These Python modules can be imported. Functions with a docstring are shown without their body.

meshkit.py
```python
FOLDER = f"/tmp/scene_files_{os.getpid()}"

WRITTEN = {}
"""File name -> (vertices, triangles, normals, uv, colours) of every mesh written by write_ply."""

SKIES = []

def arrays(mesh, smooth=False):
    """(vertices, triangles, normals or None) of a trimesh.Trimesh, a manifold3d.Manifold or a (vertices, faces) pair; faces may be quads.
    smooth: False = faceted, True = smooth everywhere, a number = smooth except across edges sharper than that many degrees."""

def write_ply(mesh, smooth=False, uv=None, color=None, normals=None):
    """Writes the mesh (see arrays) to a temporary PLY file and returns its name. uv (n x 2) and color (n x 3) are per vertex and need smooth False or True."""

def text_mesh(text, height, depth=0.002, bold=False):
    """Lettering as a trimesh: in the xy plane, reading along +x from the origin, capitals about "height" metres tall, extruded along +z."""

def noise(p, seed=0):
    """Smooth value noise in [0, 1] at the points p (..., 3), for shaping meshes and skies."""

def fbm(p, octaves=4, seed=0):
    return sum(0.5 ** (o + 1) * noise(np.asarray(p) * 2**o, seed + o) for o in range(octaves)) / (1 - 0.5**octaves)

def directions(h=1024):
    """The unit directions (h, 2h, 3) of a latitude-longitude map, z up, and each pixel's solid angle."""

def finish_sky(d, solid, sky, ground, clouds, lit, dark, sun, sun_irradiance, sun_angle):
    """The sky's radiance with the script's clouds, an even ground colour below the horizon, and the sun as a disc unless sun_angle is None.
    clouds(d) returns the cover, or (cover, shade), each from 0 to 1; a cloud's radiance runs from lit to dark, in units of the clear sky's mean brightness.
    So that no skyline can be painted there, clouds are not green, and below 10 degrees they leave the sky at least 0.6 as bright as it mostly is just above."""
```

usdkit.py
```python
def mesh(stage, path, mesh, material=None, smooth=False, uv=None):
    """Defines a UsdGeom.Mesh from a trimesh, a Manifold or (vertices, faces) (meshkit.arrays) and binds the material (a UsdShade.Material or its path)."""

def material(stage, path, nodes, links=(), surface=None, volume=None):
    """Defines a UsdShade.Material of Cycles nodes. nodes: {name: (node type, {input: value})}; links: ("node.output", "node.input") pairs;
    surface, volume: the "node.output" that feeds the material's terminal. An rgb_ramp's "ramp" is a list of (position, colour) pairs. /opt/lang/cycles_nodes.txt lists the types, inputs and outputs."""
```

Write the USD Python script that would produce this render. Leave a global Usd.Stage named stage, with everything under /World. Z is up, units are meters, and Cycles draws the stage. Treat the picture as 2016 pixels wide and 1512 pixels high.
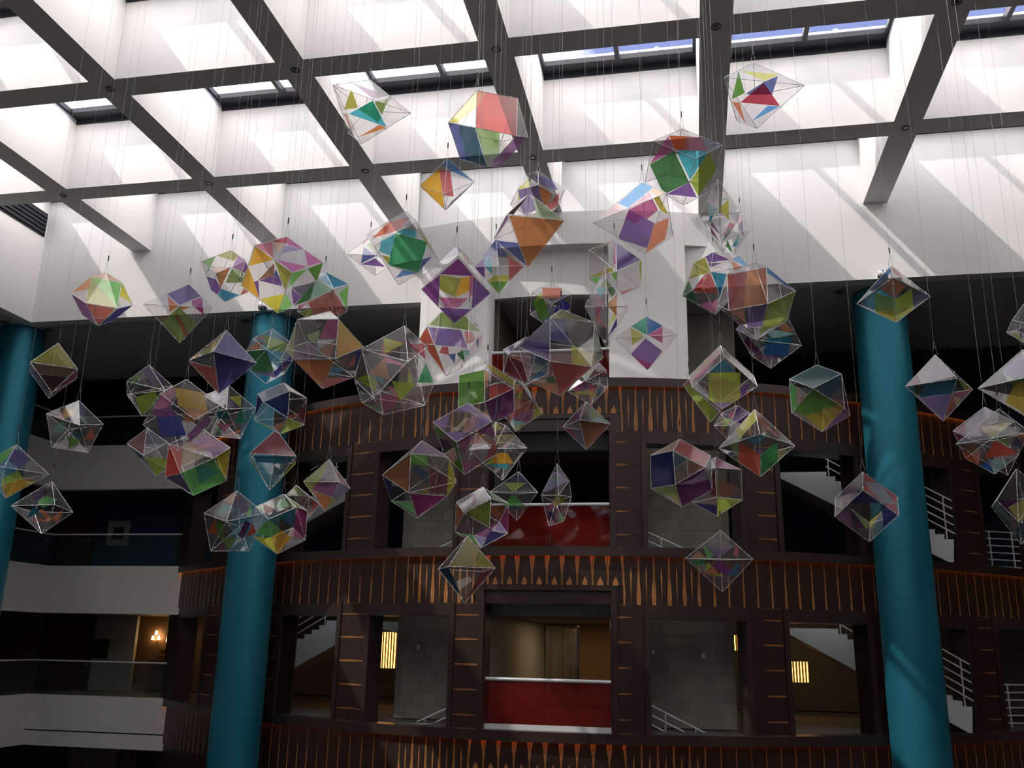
import math, random
import numpy as np
import trimesh
import shapely
from shapely.geometry import Polygon, LineString
from scipy.spatial import ConvexHull
from pxr import Usd, UsdGeom, UsdLux, UsdShade, Gf, Sdf
import usdkit

random.seed(7)
rng = np.random.default_rng(7)
stage = Usd.Stage.CreateInMemory()
UsdGeom.SetStageUpAxis(stage, 'Z')
UsdGeom.SetStageMetersPerUnit(stage, 1.0)
UsdGeom.Xform.Define(stage, '/World')
UsdGeom.Scope.Define(stage, '/World/Looks')

# ---------------------------------------------------------------- camera, sky, sun, exposure
CZ = 5.84                                   # eye height above the lobby floor
F, YAW, PITCH, ROLL = 1806.68, math.radians(-11.1937), math.radians(15.7805), math.radians(1.16662)
EXPOSURE = 2.85
fwd = np.array([math.sin(YAW) * math.cos(PITCH), math.cos(YAW) * math.cos(PITCH), math.sin(PITCH)])
_r = np.array([math.cos(YAW), -math.sin(YAW), 0.0])
_u = np.cross(_r, fwd)
right = _r * math.cos(ROLL) + _u * math.sin(ROLL)
up = -_r * math.sin(ROLL) + _u * math.cos(ROLL)
EYE = np.array([0.0, 0.0, CZ])
cam = UsdGeom.Camera.Define(stage, '/World/camera')
cam.CreateHorizontalApertureAttr(36.0)
cam.CreateVerticalApertureAttr(27.0)
cam.CreateFocalLengthAttr(36.0 * F / 2016)
cam.CreateExposureAttr(EXPOSURE)
cam.CreateClippingRangeAttr(Gf.Vec2f(0.1, 5000))
cam.AddTransformOp().Set(Gf.Matrix4d(*right, 0, *up, 0, *(-fwd), 0, *EYE, 1))

sky_mat = usdkit.material(stage, '/World/Looks/sky', {
    's': ('sky_texture', {'sky_type': 'multiple_scattering', 'sun_disc': False, 'sun_elevation': 0.87, 'sun_rotation': 4.2, 'air_density': 1.3}),
    'tc': ('texture_coordinate', {}), 'mp': ('mapping', {'location': (1.3,2.1,0.5)}), 'tint': ('mix_color', {'blend_type': 'multiply', 'fac': 1.0, 'b': (0.80, 0.56, 0.70)}), 'n': ('noise_texture', {'scale': 1.7, 'detail': 5.0, 'roughness': 0.55}), 'r': ('map_range', {'from_min': 0.45, 'from_max': 0.63, 'to_min': 0.0, 'to_max': 1.0, 'clamp': True}),
    'm': ('mix_color', {'b': (52,52,53), 'use_clamp': False}), 'w': ('mix_color', {'blend_type': 'multiply', 'fac': 1.0, 'b': (1.08,1.0,0.90)}),
    'b': ('background_shader', {'strength': 0.026})}, [('tc.generated', 'mp.vector'), ('mp.vector', 'n.vector'), ('n.fac', 'r.value'), ('r.result', 'm.fac'), ('s.color', 'tint.a'), ('tint.result', 'm.a'), ('m.result', 'w.a'), ('w.result', 'b.color')], surface='b.background')
dome = UsdLux.DomeLight.Define(stage, '/World/sky')
UsdShade.MaterialBindingAPI.Apply(dome.GetPrim()).Bind(sky_mat)
SUN = np.array([0.75, 0.42, -1.0]); SUN /= np.linalg.norm(SUN)
sun = UsdLux.DistantLight.Define(stage, '/World/sun')
sun.CreateAngleAttr(0.6); sun.CreateIntensityAttr(0.11); sun.CreateNormalizeAttr(True); sun.CreateColorAttr(Gf.Vec3f(1.0, 0.94, 0.85))
_z = -SUN; _x = np.cross([0, 0, 1.0], _z); _x /= np.linalg.norm(_x); _y = np.cross(_z, _x)
sun.AddTransformOp().Set(Gf.Matrix4d(*_x, 0, *_y, 0, *_z, 0, 0, 0, 40, 1))

# ---------------------------------------------------------------- helpers
def ray(px, py):
    return (px - 1008) / F * right - (py - 756) / F * up + fwd
def on_y(px, py, y):
    d = ray(px, py); return EYE + d * (y / d[1])
def on_x(px, py, x):
    d = ray(px, py); return EYE + d * (x / d[0])
def on_z(px, py, z):
    d = ray(px, py); return EYE + d * ((z - CZ) / d[2])
def lin(c):
    c = np.asarray(c, float) / 255.0
    return tuple(np.where(c < 0.04045, c / 12.92, ((c + 0.055) / 1.055) ** 2.4))

used = {}
def unique(parent, name):
    k = (parent, name); n = used.get(k, 0); used[k] = n + 1
    return f'{parent}/{name}' if n == 0 else f'{parent}/{name}_{n:03d}'
def brief(s):
    if len(s.split()) <= 16: return s
    s = s.replace('hanging ', '').replace('the picture ', 'the ')
    for x in (' a ', ' an ', ' the '):
        if len(s.split()) > 16: s = s.replace(x, ' ')
    if len(s.split()) > 16 and ',' in s and len(s.rsplit(',', 1)[0].split()) >= 8: s = s.rsplit(',', 1)[0]
    return ' '.join(s.split()[:16])
def tag(p, label=None, cat=None, group=None, kind=None):
    if label: label = brief(label)
    for k, v in (('label', label), ('category', cat), ('group', group), ('kind', kind)):
        if v: p.SetCustomDataByKey(k, v)
    return p
def thing(name, label, cat, loc=(0, 0, 0), group=None):
    x = UsdGeom.Xform.Define(stage, unique('/World', name)); x.AddTranslateOp().Set(Gf.Vec3d(*map(float, loc)))
    p = x.GetPrim(); tag(p, label, cat, group); p_loc[str(p.GetPath())] = np.array(loc, float); return p
p_loc = {}
def structure(name, label=None):
    x = UsdGeom.Xform.Define(stage, unique('/World', name)); p = x.GetPrim(); tag(p, label, kind='structure'); return p
def path_of(p): return p if isinstance(p, str) else str(p.GetPath())
def part(name, mesh, mat, parent='/World', smooth=False, uv=None, label=None, kind=None):
    """mesh in world coordinates; moved into the frame of its thing."""
    pp = path_of(parent)
    if isinstance(mesh, MB): mesh = mesh.arrays()
    v, f = (np.asarray(mesh.vertices, float), np.asarray(mesh.faces)) if hasattr(mesh, 'vertices') else mesh
    top = '/'.join(pp.split('/')[:3])
    if top in p_loc: v = v - p_loc[top]
    m = usdkit.mesh(stage, unique(pp, name), (v, f), mat, smooth=smooth, uv=uv)
    p = m.GetPrim()
    tag(p, label, kind=kind)
    return p

class MB:
    def __init__(self): self.v, self.f, self.n = [], [], 0
    def add(self, v, f):
        v = np.asarray(v, float); f = np.asarray(f, int)
        if f.shape[1] == 4: f = np.vstack([f[:, [0, 1, 2]], f[:, [0, 2, 3]]])
        self.v.append(v); self.f.append(f + self.n); self.n += len(v); return self
    def arrays(self): return np.vstack(self.v), np.vstack(self.f)
    def box(self, a, b):
        a, b = np.minimum(a, b), np.maximum(a, b)
        v = np.array([[(a, b)[i][0], (a, b)[j][1], (a, b)[k][2]] for i in (0, 1) for j in (0, 1) for k in (0, 1)])
        return self.add(v, BOXF)
    def hexa(self, v): return self.add(v, BOXF)          # 8 corners ordered like box
    def tube(self, a, b, r, n=8, caps=True, r2=None):
        a, b = np.asarray(a, float), np.asarray(b, float); d = b - a; L = np.linalg.norm(d)
        if L < 1e-6: return self
        d /= L; x = np.cross(d, [0, 0, 1.0] if abs(d[2]) < .9 else [1.0, 0, 0]); x /= np.linalg.norm(x); y = np.cross(d, x)
        t = np.arange(n) / n * 2 * np.pi
        ring = np.cos(t)[:, None] * x + np.sin(t)[:, None] * y
        v = np.vstack([a + ring * r, b + ring * (r if r2 is None else r2), [a], [b]])
        i = np.arange(n); j = (i + 1) % n
        f = np.vstack([np.stack([i, i + n, j + n], 1), np.stack([i, j + n, j], 1)])
        if caps: f = np.vstack([f, np.stack([np.full(n, 2 * n), i, j], 1), np.stack([np.full(n, 2 * n + 1), j + n, i + n], 1)])
        return self.add(v, f)
    def lathe(self, prof, c, n=24):
        """prof: (radius, z) pairs from the bottom to the top, about the vertical through c."""
        t = np.arange(n) / n * 2 * np.pi; v = []
        for r, z in prof: v.append(np.stack([c[0] + r * np.cos(t), c[1] + r * np.sin(t), np.full(n, c[2] + z)], 1))
        v = np.vstack(v); f = []
        i = np.arange(n); j = (i + 1) % n
        for k in range(len(prof) - 1): f.append(np.stack([i + k * n, j + k * n, j + k * n + n, i + k * n + n], 1))
        return self.add(v, np.vstack(f))
BOXF = np.array([[0, 1, 3, 2], [4, 6, 7, 5], [0, 4, 5, 1], [2, 3, 7, 6], [0, 2, 6, 4], [1, 5, 7, 3]])
def box(a, b): return MB().box(np.asarray(a, float), np.asarray(b, float))
def rel(*p): return np.array([p[0], p[1], p[2] + CZ], float)      # heights given from the eye
def extrude_xz(poly, y0, y1):
    """polygon of (x, z) pushed from y0 to y1"""
    m = trimesh.creation.extrude_polygon(Polygon(poly), abs(y1 - y0), engine='earcut')
    v = np.array(m.vertices); v = np.stack([v[:, 0], min(y0, y1) + v[:, 2], v[:, 1]], 1)
    return v, np.asarray(m.faces)[:, ::-1]

# ---------------------------------------------------------------- materials
def mat(name, nodes, links, surface): return usdkit.material(stage, f'/World/Looks/{name}', nodes, links, surface=surface)
def paint(name, c, rough=0.5, metallic=0.0, spec=0.5, noise=0.0, scale=3.0, bump=0.0, coat=0.0):
    n = {'p': ('principled_bsdf', {'base_color': c, 'roughness': rough, 'metallic': metallic, 'specular_ior_level': spec, 'coat_weight': coat})}; l = []
    if noise or bump:
        n['g'] = ('geometry', {}); n['t'] = ('noise_texture', {'scale': scale, 'detail': 4.0}); l.append(('g.position', 't.vector'))
    if noise:
        n['m'] = ('mix_color', {'a': tuple(np.array(c) * (1 - noise)), 'b': tuple(np.minimum(np.array(c) * (1 + noise), 1))})
        l += [('t.fac', 'm.fac'), ('m.result', 'p.base_color')]
    if bump:
        n['b'] = ('bump', {'strength': bump, 'distance': 0.01}); l += [('t.fac', 'b.height'), ('b.normal', 'p.normal')]
    return mat(name, n, l, 'p.BSDF')
def emit(name, c, s): return mat(name, {'e': ('emission', {'color': c, 'strength': s})}, [], 'e.emission')
def pane(name, c, rough=0.02, ior=1.5, haze=0.0, hc=(0.8, 0.8, 0.8)):
    n = {'t': ('transparent_bsdf', {'color': c}), 'g': ('glossy_bsdf', {'color': (1, 1, 1), 'roughness': rough}), 'f': ('fresnel', {'IOR': ior}), 'x': ('mix_closure', {})}
    l = [('f.fac', 'x.fac'), ('g.BSDF', 'x.closure2'), ('x.closure', 'x2.closure1' if haze else 'x.closure')]
    if haze:
        n['d'] = ('diffuse_bsdf', {'color': hc}); n['y'] = ('mix_closure', {'fac': haze})
        l = [('t.BSDF', 'y.closure1'), ('d.BSDF', 'y.closure2'), ('y.closure', 'x.closure1'), ('f.fac', 'x.fac'), ('g.BSDF', 'x.closure2')]
    else:
        l = [('t.BSDF', 'x.closure1'), ('f.fac', 'x.fac'), ('g.BSDF', 'x.closure2')]
    return mat(name, n, l, 'x.closure')
def film(name, c, c2=None):
    """dichroic film: lets its tint through, scatters a little of it and mirrors the light above"""
    c = np.asarray(c, float); through = tuple(np.clip(c ** 0.9 * 1.02, 0, 1)); body = tuple(np.clip(c, 0, 1))
    n = {'t': ('transparent_bsdf', {'color': through}), 'd': ('diffuse_bsdf', {'color': body}), 'l': ('translucent_bsdf', {'color': body}),
         'g': ('glossy_bsdf', {'color': (1, 1, 1), 'roughness': 0.06}), 'f': ('fresnel', {'IOR': 1.5}),
         'dl': ('mix_closure', {'fac': 0.5}), 'td': ('mix_closure', {'fac': 0.38}), 'x': ('mix_closure', {})}
    return mat(name, n, [('d.BSDF', 'dl.closure1'), ('l.BSDF', 'dl.closure2'), ('t.BSDF', 'td.closure1'), ('dl.closure', 'td.closure2'),
                         ('td.closure', 'x.closure1'), ('g.BSDF', 'x.closure2'), ('f.fac', 'x.fac')], 'x.closure')

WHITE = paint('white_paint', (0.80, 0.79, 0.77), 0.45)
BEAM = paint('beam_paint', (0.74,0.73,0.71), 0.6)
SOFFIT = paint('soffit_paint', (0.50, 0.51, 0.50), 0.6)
PARAPET = paint('parapet_paint', (0.72, 0.72, 0.70), 0.5, noise=0.03, scale=1.2)
GREY = paint('grey_wall_paint', (0.38, 0.40, 0.40), 0.6)
TAUPE = paint('taupe_wall_paint', (0.20, 0.17, 0.13), 0.6)
TEALWALL = paint('deep_teal_wall_paint', (0.02, 0.07, 0.105), 0.6)
NAVY = paint('navy_wall_paint', (0.025, 0.075, 0.14), 0.6)
GREENWALL = paint('green_wall_paint', (0.10, 0.17, 0.13), 0.6)
BEIGE = paint('beige_wall_paint', (0.45, 0.41, 0.32), 0.6)
COLUMN = paint('teal_column_lacquer', (0.02,0.19,0.27), 0.38, metallic=0.55, noise=0.10, scale=2.0, bump=0.05)
FRAME = paint('black_anodised_frame', (0.012, 0.012, 0.018), 0.4)
CAPWOOD = paint('dark_stained_trim', (0.028, 0.018, 0.014), 0.35, noise=0.25, scale=6)
DARKDOOR = paint('brown_door', (0.09, 0.05, 0.03), 0.5)
STONE = [paint(f'concrete_tile_{i}', c, 0.7, noise=0.08, scale=5, bump=0.1) for i, c in enumerate([(0.27, 0.255, 0.215), (0.245, 0.23, 0.195), (0.30, 0.28, 0.235), (0.26, 0.25, 0.22)])]
STEEL = paint('brushed_white_rail', (0.70, 0.71, 0.72), 0.35, metallic=0.2)
CHROME = paint('chrome', (0.85, 0.85, 0.86), 0.06, metallic=1.0)
LIFT = paint('lift_steel', (0.55, 0.50, 0.44), 0.22, metallic=1.0)
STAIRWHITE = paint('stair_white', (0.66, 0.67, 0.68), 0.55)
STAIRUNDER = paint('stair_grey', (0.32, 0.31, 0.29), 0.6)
FLOORM = paint('lobby_floor', (0.05,0.048,0.045), 0.4, noise=0.1, scale=0.7)
CARPET = paint('corridor_floor', (0.12, 0.11, 0.10), 0.8)
SLAT = paint('slat_grey', (0.16, 0.15, 0.14), 0.6)
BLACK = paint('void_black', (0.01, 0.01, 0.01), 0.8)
ROOFGREY = paint('roof_upstand_grey', (0.36, 0.40, 0.46), 0.6)
GLASS = pane('window_glass', (0.92, 0.94, 0.96))
GREENGLASS = pane('green_glass', (0.55, 0.66, 0.62), haze=0.03, hc=(0.3, 0.5, 0.45))
REDGLASS = pane('red_glass', (0.45, 0.04, 0.025), haze=0.30, hc=(0.22, 0.012, 0.008))
CLEAR = pane('clear_acrylic', (0.92,0.91,0.91), rough=0.03, ior=1.42, haze=0.03, hc=(0.75, 0.72, 0.72))
EDGE = paint('polished_acrylic_edge', (0.80, 0.80, 0.80), 0.25, spec=0.8)
CLIP = paint('clear_clip', (0.9, 0.9, 0.9), 0.2, spec=0.8)
WIRE = paint('steel_wire', (0.32, 0.32, 0.32), 0.4, metallic=0.6)
HOOK = paint('dark_swivel', (0.05, 0.05, 0.05), 0.4, metallic=0.5)
LED = emit('amber_led', (1.0, 0.22, 0.03), 0.9)
LAMPWARM = emit('warm_lamp', (1.0, 0.55, 0.2), 2.2)
LAMPDIM = emit('dim_amber_lamp', (1.0, 0.45, 0.12), 0.5)
GOLD = paint('gilt_frame', (0.35, 0.2, 0.06), 0.4, metallic=0.6)
MATBOARD = paint('mat_board', (0.5, 0.5, 0.47), 0.7)
PRINT = paint('dark_print', (0.03, 0.03, 0.03), 0.6, noise=0.9, scale=9)

def veneer(name, joint, centre=None, horizontal=False):
    """ebony veneer with amber sapwood: half-widths (0..0.5 of a panel) along v at the joints and down the panel's middle"""
    amber, dark, dark2 = (0.40, 0.165, 0.05), (0.016, 0.0085, 0.0065), (0.042, 0.020, 0.014)
    n = {'uv': ('texture_coordinate', {}), 's': ('separate_xyz', {}), 'fr': ('math', {'math_type': 'fraction'}), 'inv': ('math', {'math_type': 'subtract', 'value1': 1.0}),
         'du': ('math', {'math_type': 'minimum'}), 'w': ('rgb_ramp', {'ramp': [(p, (x, x, x)) for p, x in joint]}), 'wb': ('rgb_to_bw', {}),
         'g': ('geometry', {}), 'nz': ('noise_texture', {'scale': 1.0, 'detail': 5.0, 'roughness': 0.65}), 'mp': ('mapping', {'scale': (2.2, 2.2, 40.0) if horizontal else (40.0, 40.0, 2.2)}),
         'k': ('math', {'math_type': 'multiply_add', 'value2': 1.5, 'value3': 0.22}), 'wk': ('math', {'math_type': 'multiply'}), 'lt': ('math', {'math_type': 'less_than'}),
         'wood': ('mix_color', {'a': dark, 'b': dark2}), 'col': ('mix_color', {'b': amber}), 'kk': ('map_range', {'from_min': 0.35, 'from_max': 0.7, 'clamp': True}),
         'p': ('principled_bsdf', {'roughness': 0.42, 'specular_ior_level': 0.4})}
    l = [('uv.UV', 's.vector'), ('s.x', 'fr.value1'), ('fr.value', 'inv.value2'), ('fr.value', 'du.value1'), ('inv.value', 'du.value2'), ('s.y', 'w.fac'), ('w.color', 'wb.color'),
         ('g.position', 'mp.vector'), ('mp.vector', 'nz.vector'), ('nz.fac', 'k.value1'), ('wb.val', 'wk.value1'), ('k.value', 'wk.value2'), ('du.value', 'lt.value1'), ('wk.value', 'lt.value2'),
         ('nz.fac', 'kk.value'), ('kk.result', 'wood.fac'), ('wood.result', 'col.a'), ('col.result', 'p.base_color')]
    mask = 'lt.value'
    if centre:
        n |= {'c': ('math', {'math_type': 'subtract', 'value2': 0.5}), 'ca': ('math', {'math_type': 'absolute'}), 'w2': ('rgb_ramp', {'ramp': [(p, (x, x, x)) for p, x in centre]}), 'wb2': ('rgb_to_bw', {}),
              'wk2': ('math', {'math_type': 'multiply'}), 'lt2': ('math', {'math_type': 'less_than'}), 'mx': ('math', {'math_type': 'maximum'})}
        l += [('fr.value', 'c.value1'), ('c.value', 'ca.value1'), ('s.y', 'w2.fac'), ('w2.color', 'wb2.color'), ('wb2.val', 'wk2.value1'), ('k.value', 'wk2.value2'), ('ca.value', 'lt2.value1'), ('wk2.value', 'lt2.value2'),
              ('lt.value', 'mx.value1'), ('lt2.value', 'mx.value2')]
        mask = 'mx.value'
    l.append((mask, 'col.fac'))
    return mat(name, n, l, 'p.BSDF')
V_CENTRE = veneer('veneer_wide', [(0, .05), (.3, .035), (.42, .05), (.6, .10), (.8, .16), (1, .17)], [(0, .20), (.12, .17), (.25, .02), (.3, 0), (1, 0)])
V_MID = veneer('veneer_long', [(0, .10), (.2, .13), (.5, .06), (1, .03)], [(0, .0), (.3, .03), (.6, .05), (.8, 0), (1, 0)])
V_THIN = [veneer('veneer_thin', [(0, .075), (.3, .05), (1, .012)]), veneer('veneer_fine', [(0, .04), (.5, .03), (.8, .02), (1, .0)]), veneer('veneer_short', [(0, .05), (.35, .045), (.6, .0), (1, 0)])]
V_PIL = [veneer('veneer_pilaster_long', [(0, .022), (.5, .03), (1, .018)], horizontal=True), veneer('veneer_pilaster_short', [(0, .0), (.35, .0), (.4, .022), (1, .03)], horizontal=True), veneer('veneer_pilaster_shorter', [(0, .02), (.1, .04), (.55, .01), (.6, 0), (1, 0)], horizontal=True)]

# ---------------------------------------------------------------- the setting: hall, ceiling grid, skylights
XC = -3.27                                            # the hall's axis
HX0, HX1, HY0, HY1 = -18.42, 11.9, -1.4, 21.79
BEAM_Z0, BEAM_Z1, SOFF = 10.6, 12.4, 8.6
GX = [-3.26 + 3.98 * k for k in (-3, -2, -1, 0, 1, 2, 3)]
GY = [2.33, 6.33, 10.33, 14.33, 18.33]
BW = 0.285
Y0D, X0D, KD = 21.094, -3.551, 0.0399317
def yp(x): return Y0D + KD * (x - X0D) ** 2
def dp(x, off=0.0):
    s = 2 * KD * (x - X0D); n = np.array([s, -1.0]) / math.hypot(s, 1)
    return np.array([x, yp(x)]) + off * n

ceil = structure('ceiling', 'white coffered ceiling grid of deep beams')
for x in GX:
    yend = yp(x) + 0.02 if -7.6 < x < 0.9 else HY1 + 0.1
    part('beam', box(rel(x - BW, HY0, BEAM_Z0), rel(x + BW, yend, BEAM_Z1)), BEAM, ceil)
edges = [HX0] + GX + [HX1]
for y in GY:
    for i in range(len(edges) - 1):
        a = edges[i] + (BW if i else 0); b = edges[i + 1] - (BW if i < len(edges) - 2 else 0)
        part('cross_beam', box(rel(a, y - BW, BEAM_Z0), rel(b, y + BW, BEAM_Z1)), BEAM, ceil)
# roof deck round the hall, over the galleries
roof = structure('roof')
part('roof_slab', box(rel(-31, HY1 + 0.35, 12.45), rel(24, 34, 12.75)), WHITE, roof)
part('roof_slab', box(rel(-31, -8, 12.45), rel(HX0 - 0.3, HY1 + 0.35, 12.75)), WHITE, roof)
part('roof_slab', box(rel(HX1 + 0.3, -8, 12.45), rel(24, HY1 + 0.35, 12.75)), WHITE, roof)
part('roof_slab', box(rel(HX0 - 0.3, -8, 12.45), rel(HX1 + 0.3, HY0 - 0.3, 12.75)), WHITE, roof)
# walls of the hall
wb = structure('wall_back', 'white wall below the skylights with the veneered drum standing out of it')
part('wall_panel', box(rel(HX0 - 0.3, HY1, SOFF), rel(-6.6, HY1 + 0.35, 12.6)), WHITE, wb)
part('wall_panel', box(rel(-0.1, HY1, SOFF), rel(HX1 + 0.3, HY1 + 0.35, 12.6)), WHITE, wb)
part('wall_panel', box(rel(-6.6, HY1, BEAM_Z0 - 0.9), rel(-0.1, HY1 + 0.35, 12.6)), WHITE, wb)
wl = structure('wall_left'); part('wall_panel', box(rel(HX0 - 0.3, HY0, SOFF), rel(HX0, HY1, 12.6)), WHITE, wl)
wr = structure('wall_right'); part('wall_panel', box(rel(HX1, HY0, SOFF), rel(HX1 + 0.3, HY1, 12.6)), WHITE, wr)
part('wall_panel', box(rel(23, -8, -CZ), rel(23.3, 34, 12.5)), TAUPE, wr)
part('wall_panel', box(rel(-30.3, -8, -CZ), rel(-30, 34, 12.5)), TAUPE, wl)
wf = structure('wall_front'); part('wall_panel', box(rel(HX0, HY0 - 0.3, SOFF), rel(HX1, HY0, 12.6)), WHITE, wf)
part('wall_panel', box(rel(-30, -8.3, -CZ), rel(23, -8, 12.5)), GREY, wf)
part('wall_panel', box(rel(-30, 33.5, -CZ), rel(23, 33.8, 12.5)), TAUPE, wb)
fl = structure('floor'); part('floor_slab', box((-30, -8, -0.3), (23, 33.8, 0.0)), FLOORM, fl)
# gallery ceilings under the roof
so = structure('soffit', 'grey ceiling of the galleries behind the white wall')
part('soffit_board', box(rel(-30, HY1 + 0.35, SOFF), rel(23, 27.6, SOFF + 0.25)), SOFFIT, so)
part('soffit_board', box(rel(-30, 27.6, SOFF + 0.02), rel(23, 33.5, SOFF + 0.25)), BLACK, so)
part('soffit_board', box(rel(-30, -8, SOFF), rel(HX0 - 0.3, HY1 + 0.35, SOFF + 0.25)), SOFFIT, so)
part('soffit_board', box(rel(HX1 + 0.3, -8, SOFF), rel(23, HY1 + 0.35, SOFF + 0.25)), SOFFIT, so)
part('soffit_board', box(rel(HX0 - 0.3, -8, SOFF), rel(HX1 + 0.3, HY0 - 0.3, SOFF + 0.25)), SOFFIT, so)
for i in range(128):
    x = -14.0 + i * 0.208
    part('slat', box(rel(x, 27.6, SOFF - 0.06), rel(x + 0.145, 31.6, SOFF)), SLAT, so)

# skylights: a black frame lining the top of every coffer, a mullion and two panes
ys = [HY0] + GY + [HY1]; n_win = 0
for i in range(len(edges) - 1):
    for j in range(len(ys) - 1):
        if j < 1: pass
        xa = edges[i] + (BW if i else 0); xb = edges[i + 1] - (BW if i < len(edges) - 2 else 0)
        ya = ys[j] + (BW if j else 0); yb = ys[j + 1] - (BW if j < len(ys) - 2 else 0)
        n_win += 1
        w = structure(f'window_{n_win}', 'skylight with a black frame over a white coffer')
        z0, z1 = 12.38, 12.62
        part('frame_bar', box(rel(xa, yb - 0.36, 12.50), rel(xb, yb, z1)), FRAME, w)
        part('frame_bar', box(rel(xa, yb - 0.03, z0), rel(xb, yb + 0.02, 12.5)), FRAME, w)
        part('frame_bar', box(rel(xa, ya, 12.50), rel(xb, ya + 0.08, z1)), FRAME, w)
        part('frame_bar', box(rel(xa, ya + 0.08, 12.50), rel(xa + 0.07, yb - 0.36, z1)), FRAME, w)
        part('frame_bar', box(rel(xb - 0.07, ya + 0.08, 12.50), rel(xb, yb - 0.36, z1)), FRAME, w)
        xm = (xa + xb) / 2
        part('mullion', box(rel(xm - 0.05, ya + 0.08, 12.48), rel(xm + 0.05, yb - 0.36, z1 + 0.02)), FRAME, w)
        for (p, q) in ((xa + 0.07, xm - 0.05), (xm + 0.05, xb - 0.07)):
            z = 12.6 + CZ
            part('glass_pane', (np.array([[p, ya + 0.08, z], [q, ya + 0.08, z], [q, yb - 0.36, z], [p, yb - 0.36, z]]), np.array([[0, 2, 1], [0, 3, 2]])), GLASS, w)
        part('upstand', box(rel(xa - 0.28, yb + 0.02, 12.4), rel(xb + 0.28, yb + 0.1, 12.62)), ROOFGREY, w)
up_ = structure('roof_upstand', 'grey upstand seen beyond the skylight glass')
part('upstand_wall', box(rel(HX0, 18.75, 12.66), rel(HX1, 18.9, 13.45)), ROOFGREY, up_)
part('upstand_wall', box(rel(HX0, 22.5, 12.78), rel(HX1, 22.7, 13.6)), ROOFGREY, up_)
for x in GX:
    part('upstand_rib', box(rel(x - 1.2, 18.70, 12.66), rel(x - 1.1, 18.75, 13.45)), WHITE, up_)
    part('beam_cap', box(rel(x - BW, HY0, 12.4), rel(x + BW, HY1, 12.6)), ROOFGREY, up_)

# ---------------------------------------------------------------- the drum: curved storeys of veneer with openings
def cslab(xa, xb, o0, o1, z0, z1, step=0.25):
    """curved wall piece between offsets o0 (out, towards the hall) and o1 (in)"""
    n = max(1, int(math.ceil((xb - xa) / step))); xs = np.linspace(xa, xb, n + 1)
    out = np.array([dp(x, o0) for x in xs]); inn = np.array([dp(x, o1) for x in xs])
    z0 += CZ; z1 += CZ
    v = []
    for k in range(n + 1):
        v += [[*out[k], z0], [*out[k], z1], [*inn[k], z1], [*inn[k], z0]]
    f = []
    for k in range(n):
        a = 4 * k; b = a + 4
        for s in range(4):
            t = (s + 1) % 4
            f.append([a + s, b + s, b + t, a + t])
    f += [[0, 1, 2, 3], [4 * n + 3, 4 * n + 2, 4 * n + 1, 4 * n]]
    return MB().add(v, np.array(f))
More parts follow.
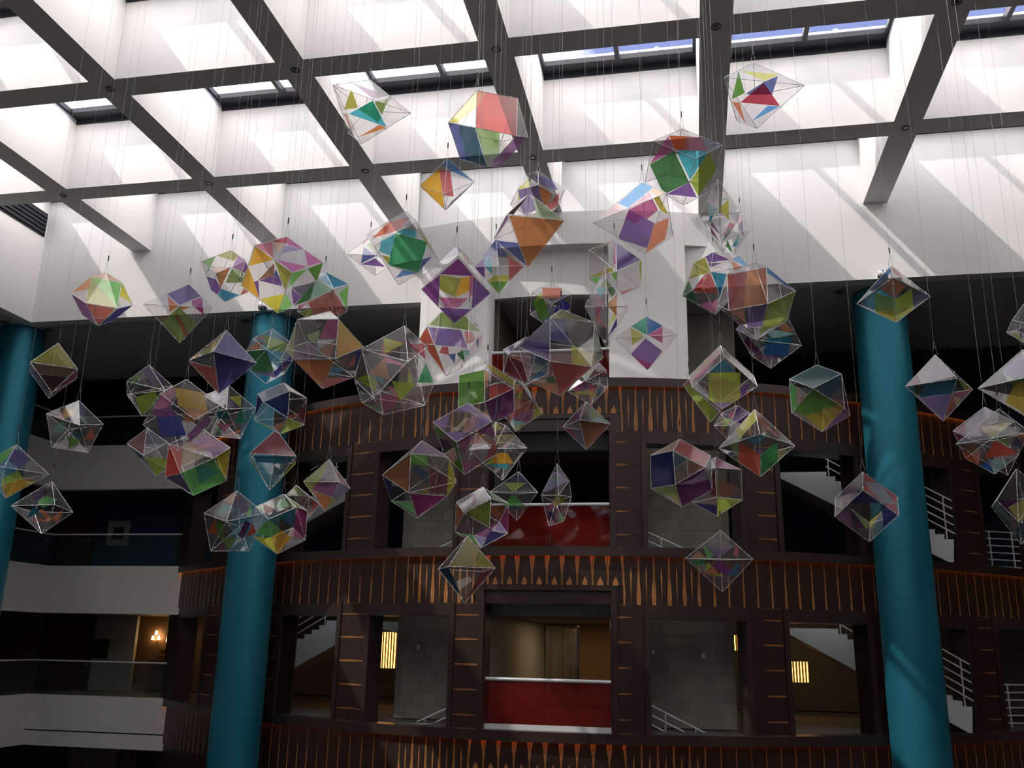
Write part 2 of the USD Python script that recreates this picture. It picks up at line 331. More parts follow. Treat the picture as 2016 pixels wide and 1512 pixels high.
def vpanel(parent, xa, xb, z0, z1, m, horizontal=False, k0=0.0):
    g = 0.004
    a0, a1 = dp(xa, 0.028), dp(xa, 0.0); b0, b1 = dp(xb, 0.028), dp(xb, 0.0)
    t = (b0 - a0) / np.linalg.norm(b0 - a0); a0 = a0 + t * g; a1 = a1 + t * g; b0 = b0 - t * g; b1 = b1 - t * g
    z0 += CZ + (g if horizontal else 0); z1 += CZ - (g if horizontal else 0)
    v = np.array([[*a0, z0], [*a0, z1], [*a1, z0], [*a1, z1], [*b0, z0], [*b0, z1], [*b1, z0], [*b1, z1]])
    uv = np.array([[0, 0], [0, 1], [0, 0], [0, 1], [1, 0], [1, 1], [1, 0], [1, 1]], float) * [0.998, 1] + [0.001, 0]
    if horizontal: uv = uv[:, ::-1] * [0.998, 1] + [0.001, 0]
    f = BOXF; f = np.vstack([f[:, [0, 1, 2]], f[:, [0, 2, 3]]])[:, ::-1]
    part('veneer_panel', (v, f), m, parent, uv=uv)

# arc-length table
_xs = np.linspace(-17.5, 12.5, 3001); _s = np.concatenate([[0], np.cumsum(np.hypot(np.diff(_xs), np.diff(yp(_xs))))])
S = lambda x: np.interp(x, _xs, _s)
X = lambda s: np.interp(s, _s, _xs)
STEP = 0.345
OPEN = [(-1.45, 1.45, 3.02), (2.28, 4.39, 2.42), (5.36, 7.22, 2.42), (8.0, 9.8, 2.40), (10.75, 12.35, 2.40), (-4.39, -2.28, 2.42), (-7.22, -5.36, 2.42), (-9.8, -8.0, 2.40), (-12.3, -10.7, 2.40)]
PIL = [(1.57, 2.15), (4.52, 5.22), (7.36, 7.86), (9.95, 10.6)]
STOREY = {3: -1.84, 2: 2.16, 1: 6.16}
XL, XR = -16.6, 11.2
drum = {}
for name, c in STOREY.items():
    d = structure({3: 'wall_lower', 2: 'wall_middle', 1: 'wall_upper'}[name], 'curved wall of dark striped veneer with amber sapwood streaks')
    drum[name] = d
    part('ledge', cslab(XL, XR, 0.13, -0.35, c - 0.16, c), CAPWOOD, d)
    part('ledge_lip', cslab(XL, XR, 0.13, 0.105, c - 0.215, c - 0.16), CAPWOOD, d)
    part('light_strip', cslab(XL, XR, 0.085, 0.06, c - 0.168, c - 0.16, step=0.5), LED, d)
    # the veneer band under the ledge
    for k in range(-44, 46):
        s = S(XC) + k * STEP; xa, xb = X(s), X(s + STEP); u = (xa + xb) / 2 - XC
        if xa < XL or xb > XR: continue
        z0 = c - (0.86 if abs(u) < 1.6 else 1.28)
        m = V_CENTRE if abs(u) < 1.7 else V_MID if abs(u) < 3.3 else V_THIN[rng.integers(0, 3)] if u < 0 else V_THIN[rng.integers(0, 2)]
        vpanel(d, xa, xb, z0, c - 0.16, m)
    part('backing', cslab(XL, XR, 0.0, -0.30, c - 1.28, c - 0.16, step=0.5), CAPWOOD, d) if name != 1 else part('backing', cslab(XL, XR, 0.0, -0.30, c - 1.28, c - 0.16, step=0.5), CAPWOOD, d)
def opening(d, u0, u1, c, h, top, wide):
    """deep dark timber frame lining an opening"""
    xa, xb = XC + u0, XC + u1
    part('frame_post', cslab(xa - wide, xa, 0.05, -0.50, c, c + h), CAPWOOD, d)
    part('frame_post', cslab(xb, xb + wide, 0.05, -0.50, c, c + h), CAPWOOD, d)
    part('frame_head', cslab(xa - wide, xb + wide, 0.05, -0.50, c + h, c + top), CAPWOOD, d)
for name in (3, 2):
    c = STOREY[name]; d = drum[name]
    for (u0, u1, h) in OPEN:
        opening(d, u0, u1, c, h, 3.13 if h > 3 else 2.72, 0.12 if abs(u0) < 10 else 0.14)
    for sgn in (-1, 1):
        for pi, (u0, u1) in enumerate(PIL):
            a, b = sorted((XC + sgn * u0, XC + sgn * u1))
            hgt = 2.72; nn = 5; dz = hgt / nn
            m = V_PIL[0] if sgn < 0 else V_PIL[2 if pi == 0 else 1]
            off = 0.28
            zs = [c] + [c + off + dz * q for q in range(nn)] + [c + hgt]
            for q in range(len(zs) - 1):
                if zs[q + 1] - zs[q] > 0.02: vpanel(d, a, b, zs[q], min(zs[q + 1], c + hgt), m, horizontal=True)
            part('backing', cslab(a - 0.14, b + 0.14, 0.0, -0.45, c, c + hgt, step=0.5), CAPWOOD, d)
    # ends of the drum
    part('backing', cslab(XC - 13.4, XC - 12.44, 0.0, -0.4, c, c + 2.72, step=0.5), CAPWOOD, d)
c = STOREY[3]
for sgn in (-1, 1): pass
# lowest storey, below the picture
lb = structure('wall_base'); part('wall_panel', cslab(XL, XR, 0.0, -0.3, -CZ, c - 1.28, step=0.5), CAPWOOD, lb)

# white crown of the drum: fascia, two piers, recessed head
cr = structure('wall_crown', 'white curved crown of the drum with two wide piers')
part('fascia', cslab(XC - 4.75, XC + 4.55, 0.0, -0.36, 9.70, BEAM_Z0 + 0.0, step=0.15), WHITE, cr)
part('pier', cslab(-6.71, -4.80, 0.0, -0.42, 6.16, 9.70), WHITE, cr)
part('pier', cslab(-1.81, 0.06, 0.0, -0.42, 6.16, 9.70), WHITE, cr)
part('recess_head', cslab(-4.80, -1.81, -0.37, -0.5, 8.48, 9.72), WHITE, cr)
part('seam', cslab(-4.815, -4.80, 0.004, -0.02, 9.70, 10.6), GREY, cr)

# floors of the drum and galleries
def slab(xa, xb, yb, z0, z1, m, parent, off=-0.3, name='floor_slab'):
    xs = np.linspace(xa, xb, 60); pts = [tuple(dp(x, off)) for x in xs] + [(xb, yb), (xa, yb)]
    mm = trimesh.creation.extrude_polygon(Polygon(pts), z1 - z0, engine='earcut'); mm.apply_translation([0, 0, z0 + CZ])
    part(name, mm, m, parent)
for c in STOREY.values():
    fs = structure('floor_upper'); slab(-16.3, 11.0, 33.4, c - 0.28, c - 0.03, CARPET, fs)
    part('floor_slab', box(rel(-30, 27.5, c - 0.28), rel(-16.3, 33.4, c - 0.03)), CARPET, fs)
    part('floor_slab', box(rel(11.0, 26.5, c - 0.28), rel(23, 33.4, c - 0.03)), CARPET, fs)
    part('floor_slab', box(rel(-30, -8, c - 0.28), rel(-20.9, 27.5, c - 0.03)), CARPET, fs)
    ca = structure('ceiling_gallery')
    if c < 6:
        slab(-16.3, 11.0, 33.4, c + 3.55, c + 3.70, GREY, ca, name='ceiling_board')
        part('ceiling_board', box(rel(-30, 27.6, c + 2.52), rel(-16.2, 33.4, c + 2.6)), TAUPE, ca)

# inside the drum: corridor, stone-tiled walls, back wall
for name, c in STOREY.items():
    inn = structure('wall_inner')
    part('wall_panel', box(rel(-30, 31.6, c), rel(23, 31.8, c + 4)), {1: TEALWALL, 2: TEALWALL, 3: TAUPE}[name], inn)
    if name == 1:
        for xw in (-4.95, -1.85): part('wall_panel', box(rel(xw, 21.9, c), rel(xw + 0.2, 30.5, SOFF)), TAUPE, inn)
        part('wall_panel', box(rel(-6.6, 30.4, c), rel(-0.1, 30.6, SOFF)), TAUPE, inn)
        part('wall_panel', box(rel(0.06, 23.6, c), rel(1.25, 23.8, SOFF)), STONE[2], inn)
        part('wall_panel', box(rel(-7.9, 23.6, c), rel(-6.71, 23.8, SOFF)), STONE[2], inn)
        continue
    hz = on_y(1075, 1213, 22.2)[2] - CZ - STOREY[3] + c
    part('bulkhead', box(rel(-4.85, 22.2, hz), rel(-1.7, 22.45, c + 3.55)), GREY, inn)
    part('corridor_ceiling', box(rel(-4.85, 22.45, hz), rel(-1.7, 30.4, hz + 0.1)), TAUPE, inn)
    for xw in (-4.95, -1.8): part('wall_panel', box(rel(xw, 21.6, c), rel(xw + 0.2, 30.5, c + 3.55)), GREY if xw < -3 else TAUPE, inn)
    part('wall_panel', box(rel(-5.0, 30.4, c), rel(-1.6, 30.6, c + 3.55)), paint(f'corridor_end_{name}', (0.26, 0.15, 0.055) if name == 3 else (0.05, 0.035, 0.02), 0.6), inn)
    for sgn in (-1, 1):
        st = structure('wall_stone', 'wall of grey-brown stone tiles behind an opening')
        xr = on_y(1449, 1340, 23.3)[0] - XC
        a, b = sorted((XC + sgn * 1.72, XC + sgn * xr))
        part('backing', box(rel(a, 23.3, c), rel(b, 23.5, c + 3.55)), STONE[0], st)
        nx, nz = 8, 10; tw = (b - a) / nx; th = 3.0 / nz
        for r in range(nz):
            for q in range(nx + (r % 2)):
                x0 = a + (q - 0.5 * (r % 2)) * tw; x1 = x0 + tw; x0, x1 = max(x0, a), min(x1, b)
                if x1 - x0 < 0.03: continue
                pr = 0.012 + 0.006 * rng.random()
                part('tile', box(rel(x0 + 0.003, 23.3 - pr, c + r * th + 0.003), rel(x1 - 0.003, 23.3, c + (r + 1) * th - 0.003)), STONE[rng.integers(0, 4)], st)

# the white balconies beside the drum
bal = {}
for name, c in STOREY.items():
    b = structure('balcony_fascia', 'white balcony parapet meeting the veneered drum')
    part('fascia_board', box(rel(-20.75, 27.2, c - 1.50), rel(-15.75, 27.5, c)), PARAPET, b)
    part('fascia_board', box(rel(-21.05, -8, c - 1.50), rel(-20.75, 27.5, c)), PARAPET, b)
    part('fascia_board', box(rel(11.2, 27.0, c - 1.5), rel(23, 27.3, c)), PARAPET, b)
    if name == 3: part('shadow_gap', box(rel(-20.74, 27.185, c - 1.06), rel(-15.9, 27.2, c - 1.03)), FRAME, b)

# ---------------------------------------------------------------- balustrades of the balconies, red railings of the drum
BL = {1: 'dark glass balustrade of the topmost white balcony', 2: 'glass balustrade of the white balcony before the navy wall', 3: 'green-tinted glass balustrade before the lamp-lit lounge'}
for name, c in STOREY.items():
    t = thing('balustrade', BL[name], 'railing', rel(-18.3, 27.35, c))
    h = 1.03
    part('handrail', MB().tube(rel(-20.9, 27.35, c + h), rel(-16.2, 27.35, c + h), 0.028), STEEL, t, smooth=40)
    part('handrail', MB().tube(rel(-20.9, 12, c + h), rel(-20.9, 27.35, c + h), 0.028), STEEL, t, smooth=40)
    for i in range(3):
        xa = -20.85 + i * 1.56
        z0, z1 = c + CZ, c + h + CZ - 0.03
        part('glass_panel', (np.array([[xa, 27.36, z0], [xa + 1.54, 27.36, z0], [xa + 1.54, 27.36, z1], [xa, 27.36, z1]]), np.array([[0, 1, 2], [0, 2, 3]])), GREENGLASS, t)
    part('glass_panel', (np.array([[-20.9, 12, c + CZ], [-20.9, 27.3, c + CZ], [-20.9, 27.3, z1], [-20.9, 12, z1]]), np.array([[0, 1, 2], [0, 2, 3]])), GREENGLASS, t)
RL = {1: 'red glass railing of the opening between the white piers', 2: 'red glass railing in the opening with the dark corridor and no lit lift doors', 3: 'lowest red glass railing, before the corridor with shining lift doors'}
for name, c in STOREY.items():
    t = thing('red_railing', RL[name], 'railing', rel(XC, 21.35, c))
    h = {1: 0.84, 2: 1.0, 3: 1.06}[name]; y = 21.32 if name > 1 else 21.45
    xa, xb = XC - 1.45, XC + 1.45
    if name == 1: xa, xb = -4.79, -1.83
    part('handrail', MB().tube(rel(xa, y, c + h), rel(xb, y, c + h), 0.04, n=12), STEEL, t, smooth=40)
    xm = XC + 0.0
    for (p, q) in ((xa, xm - 0.004), (xm + 0.004, xb)):
        z0, z1 = c + CZ + (0.12 if name == 3 else 0.0), c + CZ + h - 0.03
        part('red_glass_panel', (np.array([[p, y, z0], [q, y, z0], [q, y, z1], [p, y, z1]]), np.array([[0, 1, 2], [0, 2, 3]])), REDGLASS, t)
    if name == 3: part('base_rail', box(rel(xa, y - 0.04, c + 0.0), rel(xb, y + 0.04, c + 0.11)), STEEL, t)

# ---------------------------------------------------------------- columns, dome cameras, recessed lamps
for (x, y, lab) in ((-19.18, 22.45, 'satin teal column at the corner of the white balconies'), (-11.28, 22.55, 'satin teal column standing beside the white balconies, in front of the drum'), (4.77, 22.80, 'satin teal column in front of the drum before the staircase that has white stringers')):
    t = thing('teal_column', lab, 'column', (x, y, 0))
    part('shaft', MB().lathe([(0.62, 0.0), (0.62, SOFF + CZ - 0.02), (0.60, SOFF + CZ)], (x, y, 0), n=64), COLUMN, t, smooth=40)
    part('joint_ring', MB().lathe([(0.60, SOFF + CZ - 0.05), (0.623, SOFF + CZ - 0.045), (0.623, SOFF + CZ - 0.03), (0.60, SOFF + CZ - 0.025)], (x, y, 0), n=64), COLUMN, t, smooth=40)
    part('base_plinth', MB().lathe([(0.72, 0.0), (0.72, 0.22), (0.66, 0.26), (0.62, 0.26)], (x, y, 0), n=48), COLUMN, t, smooth=40)
for (px, py, lab) in ((517, 603, 'chrome dome camera on the white wall above the teal column by the balconies'), (1738, 541, 'chrome dome camera on the white wall above the teal column by the stairs')):
    P = on_y(px, py, HY1 - 0.16)
    t = thing('dome_camera', lab, 'security camera', (P[0], HY1, P[2]))
    s = trimesh.creation.icosphere(3, 0.135); s.apply_translation([P[0], HY1 - 0.16, P[2]])
    part('mirror_globe', s, CHROME, t, smooth=True)
    part('mount', MB().tube([P[0], HY1 - 0.05, P[2]], [P[0], HY1, P[2]], 0.08, n=16), WHITE, t, smooth=40)
NAMES = {0: 'fourth', 1: 'third'}
ordx = ['end', 'outer', 'second', 'third', 'middle', 'fifth', 'sixth']
def downlight(P, lab, group=None, r=0.09, m=None):
    t = thing('downlight', lab, 'ceiling light', P, group)
    part('trim_ring', MB().lathe([(r, 0.0), (r, -0.012), (r * 0.82, -0.012), (r * 0.78, 0.04), (r * .2, 0.05)], P, n=24), FRAME, t, smooth=40)
    part('lens', MB().lathe([(r * 0.5, 0.0), (r * 0.45, -0.006), (0.001, -0.006)], P, n=16), LIFT, t, smooth=40)
for j, y in enumerate(GY):
    for i, x in enumerate(GX):
        if j < 3: continue
        d = np.array([x, y, BEAM_Z0]); w_ = d @ fwd; px = 1008 + F * (d @ right) / w_; py = 756 - F * (d @ up) / w_
        if not (-10 < px < 2026 and -10 < py < 1512): continue
        row = 'the beam crossing row nearer the white wall' if j == 4 else 'the beam crossing row nearer the viewer'
        n_ = 'first second third fourth fifth sixth seventh'.split()[i]
        downlight(rel(x, y, BEAM_Z0), f'{n_} dark recessed downlight along {row}')
for q, (px, py, lab) in enumerate(((484, 631, 'recessed downlight in the dark soffit just beside the teal column by the balconies'), (95, 649, 'recessed downlight in the dark soffit beside the corner teal column'), (9, 634, 'recessed downlight in the soffit before the corner teal column'), (632, 632, 'recessed downlight in the dark soffit between drum and teal column'), (1652, 574, 'recessed downlight in the soffit between the white pier and the stair-side teal column'))):
    P = on_z(px, py, SOFF + CZ); downlight(P, lab, r=0.14)
# vent grille in the left coffer wall
t = thing('vent_grille', 'black louvred vent grille high on the white side wall', 'vent', rel(HX0, 20.9, 11.3))
part('grille_frame', box(rel(HX0, 19.4, 11.22), rel(HX0 + 0.03, 21.7, 11.95)), BLACK, t)
for i in range(5):
    z = 11.28 + i * 0.13
    part('louvre', box(rel(HX0 + 0.03, 19.45, z), rel(HX0 + 0.07, 21.66, z + 0.07)), FRAME, t)

# ---------------------------------------------------------------- stairs and rails behind the openings
def mirror(v, sgn):
    v = np.array(v, float)
    if sgn < 0: v[:, 0] = 2 * XC - v[:, 0]
    return v
def put(name, mb, m, t, sgn, smooth=False):
    v, f = mb.arrays() if isinstance(mb, MB) else mb
    part(name, (mirror(v, sgn), f if sgn > 0 else f[:, ::-1]), m, t, smooth=smooth)
YS = 25.0
P0, P1 = on_y(1650, 1238, YS), on_y(1914, 1392, YS); B0, B1 = on_y(1551, 1247, YS), on_y(1915, 1447, YS)
WHERE = {(3, 1): 'lower white staircase behind the teal column away from the balconies', (3, -1): 'lower white staircase behind the teal column beside the balconies', (2, 1): 'upper white staircase behind the teal column away from the balconies', (2, -1): 'upper white staircase behind the teal column beside the balconies'}
for name in (3, 2):
    for sgn in (1, -1):
        dz = STOREY[name] - STOREY[3]
        o = np.array([0, 0, dz])
        base = (P1 + o).copy(); base[0] = base[0] if sgn > 0 else 2 * XC - base[0]
        t = thing('staircase', WHERE[(name, sgn)], 'staircase', base)
        n = 14; run = (P1[0] - P0[0]) / n; rise = (P0[2] - P1[2]) / n
        poly = [(P0[0] - 2.4, B0[2] - (B1[2] - B0[2]) / (B1[0] - B0[0]) * (B0[0] - P0[0] + 1.4) + dz)]
        poly = [(B0[0] - 0.9, P0[2] + dz - 0.3), (B0[0] - 0.9, P0[2] + dz)]
        x, z = P0[0], P0[2] + dz
        poly.append((x, z))
        for k in range(n):
            z -= rise; poly.append((x, z)); x += run; poly.append((x, z))
        poly += [(B1[0], B1[2] + dz), (B0[0], B0[2] + dz)]
        v, f = extrude_xz(poly, YS, YS + 0.06); put('stringer', (v, f), STAIRWHITE, t, sgn)
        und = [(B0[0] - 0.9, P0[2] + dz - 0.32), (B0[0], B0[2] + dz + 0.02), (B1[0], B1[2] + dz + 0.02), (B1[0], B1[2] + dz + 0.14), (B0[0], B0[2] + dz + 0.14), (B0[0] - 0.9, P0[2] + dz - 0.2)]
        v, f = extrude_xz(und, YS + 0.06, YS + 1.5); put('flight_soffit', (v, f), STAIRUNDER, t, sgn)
        x, z = P0[0], P0[2] + dz
        for k in range(n):
            z -= rise
            put('step', box((x - 0.02, YS + 0.06, z - 0.16), (x + run + 0.01, YS + 1.5, z)), STAIRWHITE, t, sgn); x += run
        a, b = P0 + o, P1 + o
        for k, hh in enumerate((0.98, 0.77, 0.56, 0.35, 0.14)):
            put('rail', MB().tube(a + [0, 0.03, hh], b + [0.05, 0.03, hh], 0.02), STEEL, t, sgn, smooth=40)
        for fr in (0.02, 0.33, 0.64, 0.95):
            p = a + (b - a) * fr + [0, 0.03, -0.1]; put('post', MB().tube(p, p + [0, 0, 1.08], 0.02), STEEL, t, sgn, smooth=40)
        # second flight: only its white rails show above the sill
        ry = 22.75
        q0, q1 = on_y(1276, 1387, ry) + o, on_y(1407, 1453, ry) + o
        where = ('lower' if name == 3 else 'upper') + ' sloping white stair rails before the stone wall ' + ('beside the red glass, stair-column side' if sgn > 0 else 'beside the red glass, balcony side')
        bb = q1.copy(); bb[0] = bb[0] if sgn > 0 else 2 * XC - bb[0]
        t2 = thing('stair_railing', where, 'railing', bb)
        for k in range(4):
            put('rail', MB().tube(q0 - [0.3, 0, 0.21 * k - 0.15], q1 + [0.0, 0, -0.21 * k], 0.021), STEEL, t2, sgn, smooth=40)
        for fr in (0.0, 0.26, 0.72):
            p = q0 + (q1 - q0) * fr; put('post', MB().tube(p, p - [0, 0, 1.1], 0.021), STEEL, t2, sgn, smooth=40)
        # landing guard at the far openings
        g0 = np.array([XC + 10.6, 27.0, STOREY[name] + CZ]); g1 = g0 + [1.9, 0.9, 0]
        bb = g0.copy(); bb[0] = bb[0] if sgn > 0 else 2 * XC - bb[0]
        if sgn > 0:
            t3 = thing('landing_guard', ('lower' if name == 3 else 'upper') + ' white grid landing guard in the far opening', 'railing', bb)
            for k in range(6): put('rail', MB().tube(g0 + [0, 0, 0.1 + 0.19 * k], g1 + [0, 0, 0.1 + 0.19 * k], 0.02), STEEL, t3, sgn, smooth=40)
            for fr in (0.0, 0.35, 0.7, 1.0):
                p = g0 + (g1 - g0) * fr; put('post', MB().tube(p, p + [0, 0, 1.08], 0.022), STEEL, t3, sgn, smooth=40)

# ---------------------------------------------------------------- furnishings of the corridors and balconies
def flat(px0, py0, px1, py1, y, d=0.05):
    a, b = on_y(px0, py0, y), on_y(px1, py1, y)
    return [min(a[0], b[0]), y - d, min(a[2], b[2])], [max(a[0], b[0]), y, max(a[2], b[2])]
def picture(px0, py0, px1, py1, y, lab, fm, mm, name='picture'):
    a, b = flat(px0, py0, px1, py1, y); t = thing(name, lab, 'picture', ((a[0] + b[0]) / 2, y, a[2])); w = (b[0] - a[0]); e = w * 0.10
    part('frame', MB().box([a[0], y - .05, a[2]], [a[0] + e, y, b[2]]).box([b[0] - e, y - .05, a[2]], [b[0], y, b[2]]).box([a[0] + e, y - .05, a[2]], [b[0] - e, y, a[2] + e]).box([a[0] + e, y - .05, b[2] - e], [b[0] - e, y, b[2]]), fm, t)
    part('mat', box([a[0] + e, y - .03, a[2] + e], [b[0] - e, y - .01, b[2] - e]), mm, t)
    part('print', box([a[0] + w * .26, y - .035, a[2] + w * .26], [b[0] - w * .26, y - .028, b[2] - w * .26]), PRINT, t)
def door(px0, py0, px1, py1, y, k, lab, m=DARKDOOR):
    a, b = flat(px0, py0, px1, py1, y); t = structure(f'door_{k}', lab)
    part('leaf', box([a[0] + .05, y - .04, a[2]], [b[0] - .05, y, b[2] - .05]), m, t)
    part('door_frame', MB().box([a[0], y - .07, a[2]], [a[0] + .05, y, b[2]]).box([b[0] - .05, y - .07, a[2]], [b[0], y, b[2]]).box([a[0], y - .07, b[2] - .05], [b[0], y, b[2]]), CAPWOOD, t)
    part('handle', MB().tube([b[0] - .16, y - .09, a[2] + 1.0], [b[0] - .16, y - .09, a[2] + 1.15], .015), STEEL, t)
YB = 30.3
gal = structure('wall_gallery', 'back walls of the balconies: dark, navy, grey and green')
def gwall(px0, px1, c, m, y=YB, h=2.52, pyr=1000):
    x0, x1 = on_y(px0, pyr, y)[0], on_y(px1, pyr, y)[0]
    part('wall_panel', box(rel(x0, y, c), rel(x1, y + 0.15, c + h)), m, gal)
gwall(-400, 420, 6.16, TEALWALL, pyr=850); gwall(-400, 420, 2.16, NAVY, pyr=1050)
c3 = STOREY[3]
gwall(-400, 90, c3, TAUPE, pyr=1290); gwall(90, 172, c3, paint('glazed_room', (0.07, 0.045, 0.03), 0.25), pyr=1290); gwall(172, 262, c3, GREY, pyr=1290); gwall(262, 420, c3, paint('lounge_wall', (0.16, 0.10, 0.06), 0.6), pyr=1290, y=YB + 0.6)
gwall(-400, 135, -5.84, GREENWALL, pyr=1490); gwall(135, 232, -5.84, BEIGE, pyr=1490); gwall(232, 420, -5.84, TAUPE, pyr=1490)
door(175, 795, 228, 912, YB, 1, 'brown door in the dark wall of the topmost balcony')
door(124, 998, 178, 1120, YB, 2, 'brown door in the navy wall of the balcony')
door(92, 1215, 170, 1370, YB, 3, 'brown glazed door in the lounge balcony', paint('door_amber', (0.10, 0.045, 0.02), 0.3))
picture(216, 1026, 252, 1074, YB, 'small picture with a wide pale mat on the navy wall', MATBOARD, MATBOARD)
picture(188, 1258, 211, 1297, YB, 'small black picture on the grey balcony wall', FRAME, PRINT)
picture(266, 1474, 321, 1545, YB, 'gilt-framed picture below the lowest balcony', GOLD, DARKDOOR)
def sconce(px, py, lab):
    P = on_y(px, py, YB + 0.5); t = thing('wall_sconce', lab, 'wall lamp', P)
    part('back_plate', box(P + [-.04, .05, -.22], P + [.04, .09, -.02]), GOLD, t)
    for dx, dzz in ((-.10, 0), (.12, 0), (.01, .17)):
        part('arm', MB().tube(P + [0, .06, -.14], P + [dx, -.02, dzz - .1], .01), GOLD, t)
        part('lamp_shade', MB().lathe([(.058, -.08), (.035, .06)], P + [dx, -.02, dzz], n=16), LAMPWARM, t, smooth=40)
sconce(307, 1255, 'lit wall sconce with three warm shades behind the balustrade of the lounge')
P = on_y(331, 1259, YB + 0.2); t = thing('table_lamp', 'lit lamp with one warm shade beside the three-shade sconce', 'lamp', P + [0, 0, -.3])
part('lamp_shade', MB().lathe([(.065, -.08), (.045, .07)], P, n=16), LAMPWARM, t, smooth=40); part('stem', MB().tube(P + [0, 0, -.3], P + [0, 0, -.07], .012), GOLD, t)
picture(314, 1276, 344, 1292, YB + 0.55, 'dim low picture under the lamps of the lounge', GOLD, DARKDOOR)
t = thing('lounge_table', 'dark low cabinet under the lounge lamps', 'cabinet', on_y(330, 1330, YB)); a, b = flat(312, 1299, 345, 1352, YB + 0.2, 0.4)
part('body', box([a[0], a[1], a[2]], [b[0], b[1], b[2] - .04]), DARKDOOR, t); part('top', box([a[0] - .03, a[1] - .03, b[2] - .04], [b[0] + .03, b[1], b[2]]), CAPWOOD, t)

# lower corridor: lift doors, side door, lamp, notices
YE = 30.38
a, b = flat(1080, 1236, 1136, 1336, YE, 0.06)
t = thing('lift_door', 'shining steel lift doors at the end of the lower corridor', 'lift', ((a[0] + b[0]) / 2, YE, a[2]))
part('frame', MB().box([a[0] - .08, YE - .08, a[2] - .4], [a[0], YE, b[2] + .08]).box([b[0], YE - .08, a[2] - .4], [b[0] + .08, YE, b[2] + .08]).box([a[0], YE - .08, b[2]], [b[0], YE, b[2] + .08]), CHROME, t)
xm = (a[0] + b[0]) / 2
for (p, q) in ((a[0], xm - .008), (xm + .008, b[0])):
    part('door_panel', MB().box([p, YE - .05, a[2] - .4], [q, YE, b[2]]), LIFT, t)
    part('door_rib', MB().tube([p + .1, YE - .06, a[2] - .3], [p + .1, YE - .06, b[2] - .1], .02).tube([q - .1, YE - .06, a[2] - .3], [q - .1, YE - .06, b[2] - .1], .02), CHROME, t, smooth=40)
door(996, 1236, 1012, 1345, YE, 4, 'narrow slate blue door in the lower corridor', paint('slate_door', (0.05, 0.07, 0.08), 0.4))
P = on_y(1050.5, 1245, YE - .05); t = thing('wall_lamp', 'small glowing oblong wall lamp in the lower corridor', 'wall lamp', P)
part('diffuser', box(P + [-.06, -.04, -.16], P + [.06, .03, .16]), LAMPWARM, t); part('back_plate', box(P + [-.07, .03, -.18], P + [.07, .06, .18]), GOLD, t)
for (px, py, lab) in ((1028, 1265, 'upper small dark notice plate beside the slate blue corridor door'), (1020, 1290, 'lower small dark notice plate beside the slate blue corridor door')):
    P = on_y(px, py, YE); t = thing('notice_plate', lab, 'sign', P)
    part('plate', box(P + [-.04, -.03, -.16], P + [.04, 0, .16]), FRAME, t); part('rim', box(P + [-.045, -.02, -.165], P + [.045, -.004, .165]), LIFT, t)
P = on_y(1191, 961, 28.5); t = thing('spot_lamp', 'tiny bright round lamp in the dark middle corridor', 'lamp', P)
s = trimesh.creation.icosphere(2, 0.045); s.apply_translation(P); part('bulb', s, emit('spot_bulb', (1, .75, .45), 8), t, smooth=True); part('stem', MB().tube(P, P + [0, 0, .4], .012), FRAME, t)
# amber slat lamps seen past the stone walls
for k, (px0, py0, px1, py1, y, lab) in enumerate(((1443, 1250, 1468, 1281, 28.6, 'amber glowing slat lamp past the edge of the stone wall by the stair-side pilaster'), (735, 1244, 784, 1316, 28.6, 'tall amber glowing slat lamp past the stone wall on the balcony side'), (1555, 1302, 1594, 1344, 29.6, 'amber glowing slat lamp under the lower white staircase'))):
    a, b = flat(px0, py0, px1, py1, y, 0.03); t = thing('slat_lamp', lab, 'lamp', ((a[0] + b[0]) / 2, y, a[2]))
    part('back_board', box([a[0], y, a[2]], [b[0], y + .05, b[2]]), DARKDOOR, t); n = int((b[0] - a[0]) / .085)
    for i in range(n):
        x = a[0] + (i + .5) * (b[0] - a[0]) / n; part('slat', box([x - .018, y - .03, a[2]], [x + .018, y, b[2]]), LAMPDIM, t)
# wall switches on stone
for (px, py, lab) in ((1385, 1291, 'small white switch plate on the middle of the stone wall near the stair-side pilaster'), (1286, 1284, 'small white switch plate on the stone wall near the red glass'), (824, 1274, 'small white switch plate on the stone wall of the balcony side')):
    P = on_y(px, py, 23.27); t = thing('switch_plate', lab, 'light switch', P); part('plate', box(P + [-.035, -.02, -.06], P + [.035, .0, .06]), WHITE, t); part('rocker', box(P + [-.015, -.027, -.03], P + [.015, -.018, .03]), WHITE, t)
# lights of the corridors
def lamp(p, w, h, power, col):
    l = UsdLux.RectLight.Define(stage, unique('/World', 'corridor_light')); l.CreateWidthAttr(w); l.CreateHeightAttr(h); l.CreateIntensityAttr(power); l.CreateColorAttr(Gf.Vec3f(*col)); l.AddTranslateOp().Set(Gf.Vec3d(*map(float, p)))
lamp(rel(XC, 27.5, hz_low := on_y(1075, 1213, 22.2)[2] - CZ - 0.02), 1.2, 3.0, 0.3, (1, .66, .33))
lamp(rel(-17.5, 29.6, STOREY[3] + 2.48), 2.0, 0.5, 0.3 * 0.8, (1, .62, .3))
lamp(rel(XC + 6.0, 28.6, STOREY[3] + 3.5), 3.0, 1.5, 0.3 * 0.6, (1, .66, .36))
lamp(rel(XC - 6.0, 28.6, STOREY[3] + 3.5), 3.0, 1.5, 0.3 * 0.25, (1, .66, .36))
lamp(rel(XC + 3.0, 22.5, STOREY[3] + 3.5), 1.6, 0.6, 0.3 * 0.5, (1, .95, .85))
lamp(rel(XC - 3.0, 22.5, STOREY[3] + 3.5), 1.6, 0.6, 0.3 * 0.4, (1, .95, .85))
lamp(rel(XC + 3.0, 22.5, STOREY[2] + 3.5), 1.6, 0.6, 0.3 * 0.8, (1, .9, .75))
